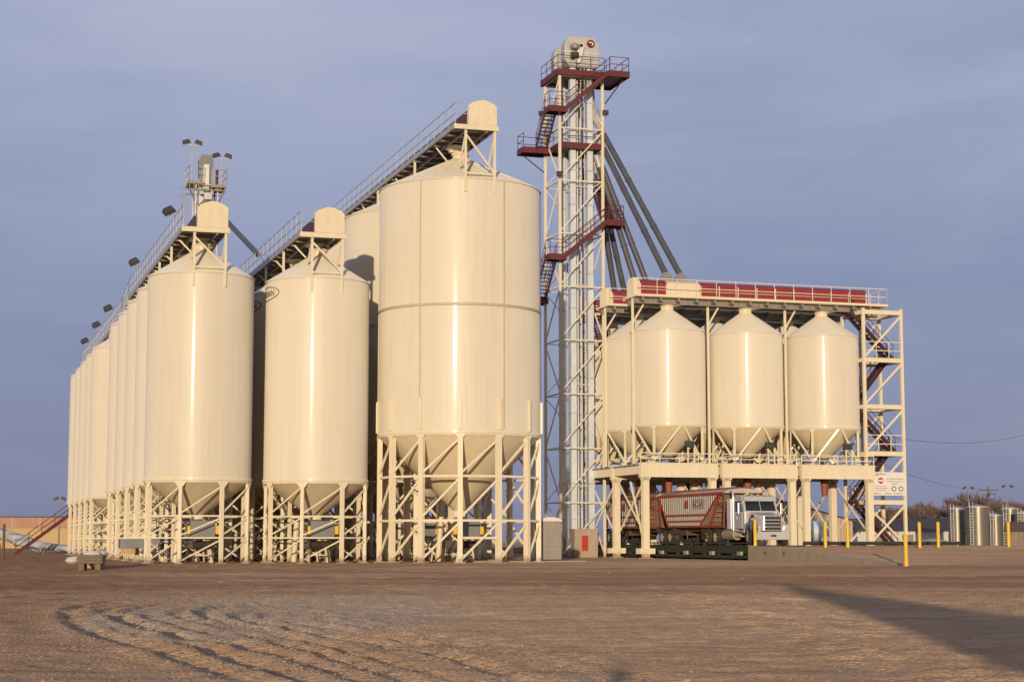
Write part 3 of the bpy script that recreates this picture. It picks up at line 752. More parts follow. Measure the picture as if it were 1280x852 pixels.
# ------------------------------------------------------------------ stair tower at the right
stw = thing('stair_tower', 'cream frame stair tower with maroon flights at the right end', 'stair tower', G(48.55, 16.4), GA)
wu, wv = 1.45, 1.5
for x in (-wu, wu):
    for y in (-wv, wv): MB().bar((x,y,0.6),(x,y,17.0), .19, .19, up=(0,1,0)).build('leg', 'cream', stw)
lv = [3.9, 7.2, 10.4, 13.6, 16.9]
for k, z in enumerate(lv):
    fb = MB()
    for y in (-wv, wv): fb.b2((-wu-.09,y-.1,z-.32),(wu+.09,y+.1,z-.02))
    for x in (-wu, wu): fb.b2((x-.1,-wv+.11,z-.30),(x+.1,wv-.11,z-.04))
    fb.build('floor_beam', 'cream', stw)
for y in (-wv, wv):
    db = MB(); zs = [.8]+lv
    for a, b_ in zip(zs, zs[1:]): db.bar((-wu,y-.02*(1 if y<0 else -1),a),(wu,y-.02*(1 if y<0 else -1),b_-.35), .12)
    if y < 0: db.bar((wu,y+.05,.9),(-wu,y+.05,3.5), .11)
    db.build('diagonal_brace', 'cream', stw)
for k, z in enumerate(lv[:-1]):
    if k % 2 == 1:
        MB().b2((-wu,-wv,z-.02),(wu,-wv+1.0,z+.02)).build('landing', 'deck', stw)
        rb = MB(); railing(rb, [(-wu,-wv,z),(wu,-wv,z)], 1.1, .03, .9, (.45,)); rb.build('railing', 'cream', stw)
    else:
        MB().b2((-wu,.2,z-.02),(wu,wv,z+.02)).build('landing', 'deck', stw)
fl = [(.7,3.9),(3.9,7.2),(7.2,10.4),(10.4,13.6),(13.6,16.8)]
for k, (a, b_) in enumerate(fl):
    y = -.2 + (.35 if k % 2 else -.35)
    if k % 2 == 0: stair(stw, (wu-.1,y,a), (-wu-.4,y,b_), (0,1,0), 'maroond', .8, tread_mat='maroond', rail_mat='maroond')
    else: stair(stw, (-wu+.1,y,a), (wu-.2,y,b_), (0,1,0), 'maroond', .8, tread_mat='maroond', rail_mat='maroond')
# sign board on the stair tower
sb = thing('sign_board', 'white safety sign board with a red round symbol on the stair tower', 'sign', G(48.55, 16.4-1.5-.16, 4.2), GA)
MB().b2((-1.42,-.02,0),(1.36,.02,1.58)).build('panel', 'signwhite', sb)
def line(mb, x0, x1, z, h=.045, rnd=random.Random(3)):
    x = x0
    while x < x1:
        w = rnd.uniform(.05,.17); mb.b2((x,-.026,z-h/2),(min(x+w,x1),-.022,z+h/2)); x += w+.035
tk, tr = MB(), MB()
line(tr, -.95, -.45, 1.46, .07); line(tk, -.45, -.05, 1.43, .05); line(tk, -.9, -.62, 1.36, .06)
for z in (1.13, .95): line(tk, .0, 1.25, z, .04)
line(tk, .35, .8, .79, .04); line(tr, -1.38, -1.0, 1.16, .04); line(tk, -1.38, -1.0, .98, .04); line(tr, -1.38, -1.0, .8, .04)
line(tr, -1.0, -.05, .62, .035); line(tk, -1.05, .1, .48, .035); line(tk, -.9, -.1, .34, .03)
line(tk, -1.3, -.5, .13, .05); line(tk, -.2, .35, .13, .05); line(tk, .5, 1.2, .13, .05)
tk.build('dark_lettering', 'ink', sb); tr.build('red_lettering', 'inkred', sb)
def disc(mb, x, z, r, y0, y1, n=28): mb.tube((x,y0,z),(x,y1,z), r, n)
d1 = MB(); disc(d1, -.48, 1.0, .21, -.04, -.02); d1 = d1.build('stop_disc', 'signred', sb)
MB().b2((-.66,-.046,.94),(-.30,-.041,1.06)).build('white_bar', 'signwhite', d1)
for k, x in enumerate((.52, 1.06, -1.36)):
    dd = MB(); disc(dd, x, .46, .18, -.035, -.02); q = dd.build('round_symbol', 'ink', sb)
    di = MB(); disc(di, x, .46, .12, -.042, -.036); di.build('symbol_centre', 'signwhite', q)

# ------------------------------------------------------------------ weighbridge, ramp, plateau heights
LANE = 33.75; DZ = .88
EDGE = LANE-1.75
def smooth(a, b_, x):
    t_ = min(1, max(0, (x-a)/(b_-a))); return t_*t_*(3-2*t_)
def plateau(u, v):
    if u < EDGE-.0005: return 0
    right = 1 - .25*smooth(55, 90, u)
    zr = .82*min(1, max(0, (v+16)/17.3))
    if v > 1.3:
        if u < LANE+1.75: return 0
        zr = .82
    return zr*right*(1-smooth(40, 80, v))
sd = thing('weighbridge', 'dark steel weighbridge deck under the grain truck', 'weighbridge', G(LANE, 1.35), GA)
MB().b2((-1.7,0,DZ-.12),(1.7,26,DZ)).build('deck_plate', 'scale', sd)
for x in (-1.62, 1.62):
    MB().b2((x-.07,0,DZ-.42),(x+.07,26,DZ-.125)).b2((x-.12,0,DZ-.47),(x+.12,26,DZ-.42)).build('side_girder', 'scale', sd)
    MB().b2((x-.12,0,.12),(x+.12,26,.30)).build('lower_girder', 'scale', sd)
    ps = MB(); y = .5
    while y < 26: ps.b2((x-.1,y-.12,.3),(x+.1,y+.12,DZ-.47)); y += 2.1
    ps.build('side_post', 'scale', sd)
rb = MB().b2((-1.74,.02,DZ+.10),(-1.66,25.5,DZ+.17))
for k in range(13): rb.b2((-1.73,.3+2.05*k,DZ),(-1.67,.4+2.05*k,DZ+.1))
rb.build('guide_rail', 'dark', sd)
lc = MB()
for k in range(7): lc.b2((-1.9,1+4*k,.30),(-1.74,1.5+4*k,.52))
lc.build('load_cell', 'concrete', sd)
rw = MB(); n = 24
# concrete wing wall of the ramp, sloping down to the ground
top = [(1.3, .9)] + [(1.3-17.6*k/n, .9-.86*k/n) for k in range(1, n+1)]
rw.prism([(v, z) for v, z in top] + [(top[-1][0], -.7), (1.3, -.7)], 0, -.16, .16)
ramp_o = rw.build('ramp_wall', 'concrete', None, bevel=.02); tag(ramp_o, 'low sloping concrete side wall of the truck ramp', 'wall')
ramp_o.location = G(EDGE, 0, 0); ramp_o.rotation_euler = (0,0,GA)
hl = MB()
for v in (-1.0, -3.4): hl.tube((-.2,v,.45),(-.155,v,.45), .07, 12)
hl.build('drain_hole', 'dark', ramp_o)

# ------------------------------------------------------------------ the truck
def wheel(parent, x, y, z, r=.5, w=.3, dual=False, outer=1):
    ws = MB().lathe([(r*.58,-w/2),(r*.94,-w/2),(r,-w/2+.05),(r,w/2-.05),(r*.94,w/2),(r*.58,w/2)], 28)
    if dual: ws.lathe([(r*.58,-w/2-w-.04),(r*.94,-w/2-w-.04),(r,-w-w/2+.01),(r,-w/2-.09),(r*.94,-w/2-.04)], 28)
    t_ = ws.build('wheel', 'black', parent, 40)
    t_.location = (x,y,z); t_.rotation_euler = (0, R_(90)*outer, 0)
    MB().lathe([(r*.6,w/2-.02),(r*.54,w/2-.05),(r*.42,w/2-.12 if dual else w/2-.02),(r*.2,w/2-.10 if dual else w/2+.02),(r*.18,w/2+.0),(.02,w/2+.03)], 24, cap1=True).build('rim', 'rimdust', t_, 30)
    return t_
tk = thing('truck_tractor', 'white conventional semi truck under the overhead bins, chrome grille to the right', 'truck', G(LANE, 1.8, DZ), GA)
# hood lofted
secs = [(.22,.60,.86,1.66),(.5,.68,.82,1.76),(1.2,.80,.78,1.88),(1.75,.92,.78,1.98)]
hv = []; 
for y, w, z0, z1 in secs: hv += [(-w,y,z0),(-w,y,z1-.16),(-w+.16,y,z1),(w-.16,y,z1),(w,y,z1-.16),(w,y,z0)]
hf = []
for k in range(3):
    for i in range(5): hf.append((k*6+i, k*6+i+1, (k+1)*6+i+1, (k+1)*6+i))
hf += [(0,1,2,3,4,5), tuple(18+i for i in (5,4,3,2,1,0))]
MB().add(hv, hf).build('hood', 'white', tk, bevel=.04)
gr = MB().b2((-.60,.10,.84),(.60,.215,1.74)).build('grille', 'chrome', tk, bevel=.04)
MB().b2((-.51,.085,.90),(.51,.102,1.68)).build('grille_mesh', 'dark', gr)
gb = MB()
for z in (1.08,1.28,1.48): gb.b2((-.51,.06,z-.025),(.51,.09,z+.025))
gb.build('grille_bar', 'chrome', gr)
MB().prism([(-1.18,.22),(-1.05,.02),(1.05,.02),(1.18,.22),(1.1,.32),(-1.1,.32)], 2, .32, .80).build('bumper', 'white', tk, bevel=.03)
MB().b2((-.16,.0,.5),(.16,.016,.62)).build('number_plate', 'maroon', tk)
for s in (-1, 1):
    fv = [(y, z) for y, z in [(.3,.75),(.3,1.05),(.45,1.22),(.9,1.34),(1.45,1.30),(1.75,1.1),(1.8,.7),(1.62,.72),(1.5,.98),(1.2,1.12),(.85,1.12),(.55,.98),(.45,.75)]]
    MB().prism(fv, 0, s*.68, s*1.15).build('fender', 'white', tk, bevel=.03)
    hb = MB().b2((s*.74,.22,.92),(s*1.1,.36,1.16)).build('headlight', 'chrome', tk, bevel=.03)
    MB().b2((s*.78,.205,.96),(s*1.06,.225,1.13)).build('lens', 'lens', hb)
    mr = MB().b2((s*1.32,1.75,1.85),(s*1.44,1.85,2.5)).bar((s*1.05,1.8,2.45),(s*1.38,1.8,2.45), .03).bar((s*1.05,1.8,1.9),(s*1.38,1.8,1.9), .03)
    mr.build('mirror', 'chrome', tk, bevel=.01)
    MB().tube((s*1.12,3.15,.9),(s*1.12,3.15,2.9), .075, 12).path([(s*1.12,3.15,2.9),(s*1.12,3.22,3.15),(s*1.12,3.42,3.3)], .075, 12).build('exhaust_stack', 'chrome', tk, 40)
    MB().tube((s*.95,3.0,.62),(s*.95,4.6,.62), .32, 20).build('fuel_tank', 'rimdust', tk, 30)
    MB().b2((s*.9,2.0,.5),(s*1.2,2.8,.58)).b2((s*.95,2.0,.8),(s*1.2,2.8,.86)).build('step', 'galvp', tk)
# cab body
cb = MB(); prof = [(1.66,.95),(1.66,1.98),(1.95,2.68),(2.02,2.86),(2.25,2.96),(2.95,2.98),(3.02,2.9),(3.02,.95)]
cb.prism(prof, 0, -1.08, 1.08); cab = cb.build('cab', 'white', tk, bevel=.05)
wd = Vector((0,.29,.70)).normalized(); nrm = Vector((0,-.70,.29)).normalized()
ws = MB()
for s in (-1, 1):
    a = Vector((s*.02,1.70,2.02))+nrm*.006; b_ = Vector((s*.98,1.70,2.02))+nrm*.006; L = wd*.70
    ws.add([a, b_, b_+L-Vector((s*.05,0,0)), a+L], [(0,1,2,3)])
    q = [x+nrm*.018 for x in (a, b_, b_+L-Vector((s*.05,0,0)), a+L)]
    ws.add(q, [(0,1,2,3)])
ws.build('windscreen', 'glass', cab)
vs = MB().prism([(1.66,2.60),(1.86,2.88),(2.1,2.92),(2.0,2.72)], 0, -1.04, 1.04).build('sun_visor', 'blue', cab, bevel=.015)
vs.data.materials[0] = M['white']
rl = MB()
for x in (-.8,-.4,0,.4,.8): rl.b2((x-.07,2.02,2.96),(x+.07,2.16,3.03))
rl.build('roof_light', 'amber', cab, bevel=.01)
for x in (-.55,.55): MB().lathe([(.02,0),(.10,.04),(.10,.12),(.02,.16)], 12, (x,2.35,2.98)).build('beacon', 'lens', cab, 30)
for s in (-1, 1):
    dr = MB().b2((s*1.085,1.95,1.0),(s*1.105,2.92,1.93)).build('door', 'white', cab, bevel=.01)
    MB().b2((s*1.106,2.7,1.6),(s*1.125,2.85,1.65)).build('handle', 'chrome', dr)
    MB().prism([(1.98,2.0),(2.92,2.0),(2.92,2.62),(2.2,2.62)], 0, s*1.083, s*1.10).build('side_window', 'glass', cab)
MB().b2((-1.2,3.35,.95),(1.2,3.95,2.78)).build('headache_rack', 'galv', tk, bevel=.04)
MB().b2((-.42,.6,.45),(-.30,7.4,.72)).b2((.30,.6,.45),(.42,7.4,.72)).b2((-.6,5.2,.72),(.6,6.8,.95)).build('chassis', 'dark', tk)
for s in (-1, 1):
    wheel(tk, s*1.03, .98, .50, .5, .28, False, s)
    wheel(tk, s*1.02, 5.75, .50, .5, .28, True, s); wheel(tk, s*1.02, 7.08, .50, .5, .28, True, s)
    MB().prism([(6.9,.45),(7.75,.3),(7.78,.3),(7.78,1.0),(7.74,1.0)], 0, s*.75, s*1.2).build('mudflap', 'black', tk)

def trailer(label, y0, L, text=True):
    r = thing('hopper_trailer', label, 'grain trailer', G(LANE, y0, DZ), GA, 'white and red hopper trailers behind the truck')
    W = 1.27; zt, zb = 3.15, 1.22
    a0, a1 = .9, 3.6; c0, c1 = L-.25, L-1.75     # front slope: top y a0 -> bottom a1 ; rear: top c0 -> bottom c1
    side = [(a0,zt),(c0,zt),(c1,zb),(a1,zb)]
    MB().prism(side, 0, -W, W).build('hopper_body', 'ribwhite', r)
    # outside posts of the sides
    tp = MB().prism([(-W,zt),(-W*.72,zt+.22),(0,zt+.30),(W*.72,zt+.22),(W,zt)], 1, .1, L-.1); tp.build('tarp', 'tarp', r)
    sl = MB(); q = Vector((0, zt-zb, a1-a0)); 
    sl.prism([(a0-.02,zt-.05),(a0+.01,zt-.02),(a1+.01,zb),(a1-.02,zb-.03)], 0, -W+.02, W-.02).build('slope_sheet', 'sloperib', r)
    MB().prism([(c0+.02,zt-.05),(c0-.01,zt-.02),(c1-.01,zb),(c1+.02,zb-.03)], 0, -W+.02, W-.02).build('slope_sheet', 'sloperib', r)
    MB().tube((-.15,.1,zt+.33),(-.15,L-.1,zt+.33), .05, 8).build('tarp_bar', 'red', r)
    for s in (-1, 1):
        x0, x1 = s*(W+.012), s*(W+.045)
        MB().b2((x0,.05,zt-.12),(x1,L-.05,zt+.06)).build('top_rail', 'red', r)
        def yy(z, f):
            return (a0+(a1-a0)*(zt-z)/(zt-zb)) if f else (c0+(c1-c0)*(zt-z)/(zt-zb))
        st = MB()
        for z, h in ((1.86,.14),(1.48,.12)): st.prism([(yy(z-h/2,1)+.05,z-h/2),(yy(z-h/2,0)-.05,z-h/2),(yy(z+h/2,0)-.05,z+h/2),(yy(z+h/2,1)+.05,z+h/2)], 0, x0, s*(W+.022))
        st.build('side_stripe', 'red', r)
        ed = MB()
        ed.bar((s*(W+.02),a0,zt-.1),(s*(W+.02),a1,zb), .05, .12); ed.bar((s*(W+.02),c0,zt-.1),(s*(W+.02),c1,zb), .05, .12)
        ed.bar((s*(W-.02),a0-.1,zt-.12),(s*(W-.02),a0+1.2,1.15), .1, .12); ed.bar((s*(W-.02),c0+.1,zt-.1),(s*(W-.02),c0-.25,1.15), .1, .12); ed.bar((s*(W-.02),a1,1.15),(s*(W-.02),c1,1.15), .06, .10)
        ed.bar((s*(W-.02),.1,2.5),(s*(W-.02),a0+.9,2.5), .07, .07); ed.bar((s*(W-.02),.1,1.15),(s*(W-.02),a1,1.15), .1, .14)
        ed.bar((s*(W-.02),.1,zt-.1),(s*(W-.02),.1,1.15), .06, .06)
        ed.build('side_frame', 'red', r)
        ld = MB()
        for k in range(6): ld.bar((s*1.1,a0+.3+.35*k,zt-.5-.29*k),(s*.3,a0+.3+.35*k,zt-.5-.29*k), .04, .04)
        ld.build('slope_rib', 'sloperib', r)
    MB().b2((-.5,.3,.85),(-.36,L,1.12)).b2((.36,.3,.85),(.5,L,1.12)).build('chassis', 'rust', r)
    MB().prism([(a1+.3,zb),(a1+1.6,zb),(a1+1.25,.62),(a1+.65,.62)], 0, -.6, .6).build('hopper_outlet', 'rust', r); MB().prism([(c1-1.6,zb),(c1-.3,zb),(c1-.65,.62),(c1-1.25,.62)], 0, -.6, .6).build('hopper_outlet', 'rust', r)
    for s in (-1, 1):
        for q in (L-1.75, L-.4): wheel(r, s*1.02, q, .50, .5, .28, True, s)
        MB().b2((s*.9,3.0,.3),(s*1.02,3.12,1.1)).build('landing_leg', 'rust', r)
        MB().prism([(L-2.5,.7),(L-2.35,1.12),(L+.25,1.12),(L+.3,.7),(L+.2,1.06),(L-2.3,1.06)], 0, s*.75, s*1.2).build('mudguard', 'black', r)
    # mark and lettering on the camera side
    mk = MB(); ym = a0+4.75
    xs = -(W+.03)
    for dy in (0, .28):
        mk.prism([(ym+dy-.14,2.30),(ym+dy+.14,2.30),(ym+dy+.06,2.82),(ym+dy-.06,2.82)], 0, xs, xs-.012)
    mk.build('red_mark', 'red', r)
    if text:
        me = text_mesh('NOZA', .50, .004)
        for v in me.vertices: v.co = (xs-.012-v.co.z, a0+2.35 - v.co.x*1.0, 2.38+v.co.y)
        # letters run from the rear (left) to the front (right)
        ymin = min(v.co.y for v in me.vertices)
        for v in me.vertices: v.co.y += (a0+2.3)-ymin
        me.flip_normals(); me.materials.clear(); me.materials.append(M['ink'])
        o = bpy.data.objects.new('lettering', me); C.objects.link(o); o.parent = r
        y1 = max(v.co.y for v in me.vertices)+.08; y2 = min(v.co.y for v in me.vertices)-.08
        fr = MB().b2((xs-.01,y2,2.80),(xs+.005,y1,2.825)).b2((xs-.01,y2,2.27),(xs+.005,y1,2.295)).b2((xs-.01,y2,2.27),(xs+.005,y2+.025,2.825)).b2((xs-.01,y1-.025,2.27),(xs+.005,y1,2.825))
        fr.build('logo_frame', 'ink', r)
        mk2 = MB()
    return r
trailer('front white and red hopper trailer right behind the truck cab', 5.9, 10.6)
trailer('rear white and red hopper trailer, partly behind the cream portal columns', 16.9, 9.6)

# ------------------------------------------------------------------ people
def person(label, loc, rz, jacket, height=1.75, arms=((-.30,.02,.85),(.30,.02,.85))):
    k = height/1.75
    r = thing('person', label, 'person', loc, rz)
    me = bpy.data.meshes.new('body')
    V = [(0,0,.95),(0,0,1.15),(0,.01,1.38),(0,0,1.48),(0,-.02,1.60),(0,-.02,1.70)]
    E = [(0,1),(1,2),(2,3),(3,4),(4,5)]; Rr = [(.165,.12),(.16,.115),(.19,.12),(.065,.065),(.095,.11),(.06,.07)]
    for s, hand in ((-1, arms[0]), (1, arms[1])):
        b_ = len(V); sh = (s*.19,0,1.38); hx, hy, hz = hand
        el = ((sh[0]+hx)/2+s*.04, (hy)/2+.05, (sh[2]+hz)/2)
        V += [sh, el, (hx,hy,hz), (hx,hy-.02,hz-.12)]; E += [(2,b_),(b_,b_+1),(b_+1,b_+2),(b_+2,b_+3)]
        Rr += [(.07,.07),(.05,.05),(.036,.036),(.042,.025)]
        b_ = len(V); V += [(s*.10,0,.88),(s*.11,-.01,.48),(s*.12,.02,.09),(s*.13,-.14,.04)]; E += [(0,b_),(b_,b_+1),(b_+1,b_+2),(b_+2,b_+3)]
        Rr += [(.10,.10),(.07,.07),(.05,.05),(.045,.035)]
    me.from_pydata([Vector(v)*k for v in V], E, [])
    o = bpy.data.objects.new('body', me); C.objects.link(o)
    sk = o.modifiers.new('skin', 'SKIN')
    for i, sv in enumerate(me.skin_vertices[0].data):
        sv.radius = (Rr[i][0]*k, Rr[i][1]*k); sv.use_root = (i == 0)
    ss = o.modifiers.new('sub', 'SUBSURF'); ss.levels = 2; ss.render_levels = 2
    bpy.context.view_layer.update()
    ev = o.evaluated_get(bpy.context.evaluated_depsgraph_get())
    bmsh = bpy.data.meshes.new_from_object(ev)
    bpy.data.objects.remove(o)
    for m_ in ('skin', jacket, 'trouser', 'black'): bmsh.materials.append(M[m_])
    for p in bmsh.polygons:
        p.use_smooth = True; c = p.center/k
        if c.z < .1: p.material_index = 3
        elif c.z < .95 and abs(c.x) < .25: p.material_index = 2
        elif c.z < 1.47 and not (abs(c.x) > .2 and c.z < .84): p.material_index = 1
        else: p.material_index = 0
    bo = bpy.data.objects.new('body', bmsh); C.objects.link(bo); bo.parent = r
    hr = MB().lathe([(.02,.125),(.07,.11),(.10,.06),(.11,-.01),(.10,-.05)], 20); h = hr.build('hair', 'hair', r, 60); h.location = (0,.015,1.655*k); h.scale = (k*.98,k*1.12,k)
    MB().box((0,-.135,1.60),(.03,.05,.05)).build('nose', 'skin', r, bevel=.012)
    for s in (-1, 1): MB().lathe([(.0,-.02),(.013,-.012),(.016,0),(.013,.012),(0,.02)], 8, (s*.038,-.118,1.635)).build('eye', 'dark', r, 60)
    return r
person('person in a blue-grey jacket standing by the truck behind a yellow bollard', G(31.85, 1.95, DZ-.0), GA+R_(150), 'denim')
bpy.data.objects['person'].location = G(LANE-1.45, 1.62, DZ)
person('photographer whose head shadow falls on the gravel at the bottom edge', (-.48, -.75, -.30), R_(180), 'trouser', 1.72, ((-.16,-.22,1.42),(.16,-.22,1.42)))

# ------------------------------------------------------------------ yellow bollards
def make_bollard():
    return MB().lathe([(.10,-.3),(.10,1.42),(.085,1.48),(.04,1.52)], 20, cap1=True).build('bollard', 'yellow', None, 40)
bo0 = make_bollard()
bl_ = [('yellow bollard at the corner of the ramp in front of the truck cab', 32.05, .75), ('yellow bollard just right of the truck, left one of a close pair', 36.25, .2),
       ('yellow bollard right of the truck, right one of a close pair', 37.7, .2), ('nearest yellow bollard at the foot of the ramp', 31.0, -18.0),
       ('yellow bollard right of the stair tower, first along the low rail', 41.9, -.7), ('yellow bollard second right of the stair tower, before the white building', 43.5, -.1),
       ('yellow bollard at the far right in front of the brown shed', 48.6, .4)]

def ground_base(x, y):
    return -.30*(1-smooth(58, 94, y)) if y < 94 else 0
def gz(x, y):
    u, v = UV(x, y)
    return ground_base(x, y)*(1 if plateau(u, v) < .01 else max(0, 1-plateau(u, v)/.3)) + plateau(u, v)
for i, (lab, u, v) in enumerate(bl_):
    o = bo0 if i == 0 else copy_tree(bo0)
    p = G(u, v); o.location = (p.x, p.y, max(gz(p.x, p.y), 0.86 if i == 0 else -9))
    tag(o, lab, 'bollard', 'yellow bollards around the ramp')
# low dark rail on the plateau
lr = MB(); a, b_ = G(36.0, 2.4), G(47.6, 4.2)
for q in range(9):
    p = a.lerp(b_, q/8); lr.tube((p.x,p.y,.7),(p.x,p.y,1.02), .05, 8)
lr.tube((a.x,a.y,1.0),(b_.x,b_.y,1.0), .11, 10)
tag(lr.build('pipe_rail', 'dark', None, 40), 'low dark pipe rail running right from the truck', 'rail')

# ------------------------------------------------------------------ portable toilet
pt = thing('portable_toilet', 'grey portable toilet with white roof beside the front right silo', 'portable toilet', (2.0, 99.2, 0), R_(16))
MB().b2((-.6,-.55,.12),(.6,.55,2.2)).build('wall', 'plastic', pt, bevel=.03)
pn = MB()
for k in range(6): pn.b2((-.52,-.575,.25+.31*k),(.52,-.552,.47+.31*k))
pn.build('wall_panel', 'plastic', pt, bevel=.01)
dr = MB().b2((.6,-.48,.2),(.63,.48,2.1)).build('door', 'plastic2', pt, bevel=.01)
MB().b2((.631,-.4,1.0),(.66,-.34,1.25)).build('handle', 'roofwhite', dr); MB().b2((.631,-.1,1.7),(.645,.1,1.9)).build('door_sign', 'roofwhite', dr)
MB().prism([(-.66,2.2),(.66,2.2),(.6,2.32),(.25,2.44),(-.25,2.44),(-.6,2.32)], 1, -.6, .6).build('roof', 'roofwhite', pt, bevel=.03)
MB().b2((-.62,-.57,0),(.62,.57,.13)).build('base', 'dark', pt)
MB().tube((-.4,.4,2.3),(-.4,.4,2.65), .05, 10).build('vent_pipe', 'black', pt)
cs = tag(MB().b2((-4.2,-1.3,-.05),(2.2,.9,.05)).build('concrete_slab', 'concrete', None, bevel=.02), 'thin concrete slab under the portable toilet', 'slab')
cs.location = (1.6, 98.8, .02); cs.rotation_euler = (0,0,GA)

# ------------------------------------------------------------------ belt conveyors under the rows
def belt(label, u, v0, v1):
    r = thing('belt_conveyor', label, 'belt conveyor', G(u, v0), GA, 'belt conveyors under the silo rows')
    L = v1-v0
    MB().b2((-.45,0,.75),(.45,L,1.15)).build('trough', 'deck', r)
    y = .4
    while y < L:
        MB().bar((-.5,y,0),(-.38,y,.8), .08).bar((.5,y,0),(.38,y,.8), .08).bar((-.5,y,.4),(.5,y,.4), .06).build('leg_frame', 'cream2', r); y += 2.6
    MB().tube((-.5,0,.95),(.5,0,.95), .2, 14).build('end_roller', 'black', r, 40)
    return r
belt('dark conveyor running under the left silo row', .3, -.4, 62)
belt('dark conveyor running under the middle silo row', 6.4, -.4, 26)
belt('dark conveyor running under the tall wide silos', 14.3, -1, 34)
cc = thing('cross_conveyor', 'dark covered conveyor crossing behind the tall silos towards the tower pit', 'conveyor', G(9, 39.5), GA)
MB().b2((-4,-.6,.9),(17,.6,2.3)).build('casing', 'deck', cc)
for k in range(8):
    MB().b2((-3.6+2.7*k,-.5,0),(-3.4+2.7*k,-.3,.9)).b2((-3.6+2.7*k,.3,0),(-3.4+2.7*k,.5,.9)).b2((-3.58+2.7*k,-.3,.3),(-3.42+2.7*k,.3,.42)).build('leg', 'cream2', cc)

# ------------------------------------------------------------------ things on the ground at the left
def gloc(px, py, Y=None):
    dy = py-675; y = Y or 1.47*2230/dy; return Vector(((px-640)/2230*y, y, 0))
tp = thing('timber_stack', 'stack of weathered timber planks on blocks beside the left silos', 'timber', (-18.5, 79.0, gz(-18,79)), R_(4)); tp.scale = (.78, .9, .82)
for k in range(3): MB().b2((-.72,-.5,.34+.16*k),(.72,.5,.34+.16*k+.14)).build('plank', 'wood', tp, bevel=.01)
for x in (-.45,.45): MB().b2((x-.16,-.45,-.02),(x+.16,.45,.33)).build('block', 'wood', tp, bevel=.02)
bg = thing('bag_pile', 'pile of white bags beside the timber stack', 'bags', (-19.3, 80.6, gz(-19,80)), R_(10))
rr = random.Random(5)
for k in range(8):
    s = MB().lathe([(.02,-.16),(.26,-.13),(.36,0),(.26,.13),(.02,.16)], 12, cap0=True, cap1=True).build('bag', 'bag', bg, 60)
    s.location = (rr.uniform(-.5,.9), rr.uniform(-.3,.4), .16+.24*(k//3)); s.scale = (1.2, .8, 1); s.rotation_euler = (rr.uniform(-.2,.2), rr.uniform(-.2,.2), rr.uniform(0,3))
mc = thing('conveyor_drive', 'grey and yellow conveyor drive unit behind the timber stack', 'machine', G(-1.9, 4.5), GA)
MB().b2((-1.6,-.6,.75),(.6,.6,1.25)).build('casing', 'grey', mc, bevel=.04)
MB().b2((-1.5,-.62,.45),(-.8,-.3,.74)).build('guard', 'ochre', mc, bevel=.03)
MB().b2((.65,-.5,.3),(1.35,.5,1.55)).build('motor_box', 'blue', mc, bevel=.04)
# red stairway, grey tube and post at far left
rs = thing('red_stairway', 'red steel stairway rising to the right at the far left', 'stairs', (0,0,0), 0)
s0 = Vector((-42.3, 153, 0)); s1 = Vector((-36.4, 156, 4.9))
stair(rs, s0, s1, (-.3,.95,0), 'maroon', 1.0)
rp = tag(MB().tube((0,0,0),(0,0,2.05), .07, 10).build('steel_post', 'rust', None, 40), 'rusty steel post at the far left edge', 'post')
rp.location = (-27.6, 97.5, 0)
gp = thing('tube_conveyor', 'big grey tube conveyor lying on trestles at the far left', 'conveyor', (0,0,0), 0)
ta, tb2 = Vector((-51,166,3.0)), Vector((-42.4,163,.45))
MB().tube(ta, tb2, .52, 24).build('tube', 'ribgrey', gp, 40)
MB().tube((-44.6,161,1.0),(-38.5,159,.35), .3, 20).build('outlet_tube', 'ribgrey', gp, 40)
lg = MB()
for q in (.15,.45,.75):
    p = ta.lerp(tb2, q); lg.bar((p.x-.4,p.y,0),(p.x,p.y,p.z-.4), .1).bar((p.x+.4,p.y,0),(p.x,p.y,p.z-.4), .1)
lg.build('trestle', 'rust', gp)
lw = thing('long_building', 'long low building with brown upper band and ochre wall in the left distance', 'building', (-72, 262, 0), R_(3))
MB().b2((-30,0,0),(22,14,3.0)).build('wall', 'ochre', lw)
MB().b2((-30.2,-.25,3.0),(22.2,14.2,4.5)).build('upper_band', 'brick', lw)
for k in range(13): MB().b2((-29+4*k,-.30,3.02),(-28.9+4*k,-.24,4.48)).build('panel_joint', 'seam', lw)
MB().b2((-30.4,-.4,4.5),(22.4,14.4,4.65)).build('roof', 'darkroof', lw)
def light_pole(label, x, y, z, w=1.2, grp='tall floodlight poles in the distance'):
    r = thing('light_pole', label, 'light pole', (x,y,0), 0, grp)
    MB().tube((0,0,0),(0,0,z), .11, 8, r1=.06).bar((-w,0,z),(w,0,z), .06).build('pole', 'deck', r, 40)
    for s in (-1,1):
        rot = Matrix.Rotation(R_(25*s), 3, 'Y')
        MB().box((s*w,-.1,z+.2), (.5,.35,.3), rot).build('lamp_head', 'dark', r, bevel=.05)
light_pole('distant light pole rising behind the red stairway', -50.5, 200, 5.6, .4)
light_pole('distant light pole above the stainless tanks', 66.8, 262, 8.6, .55)
light_pole('distant light pole at the right edge behind the tanks', 69.5, 251, 8.5, .55)

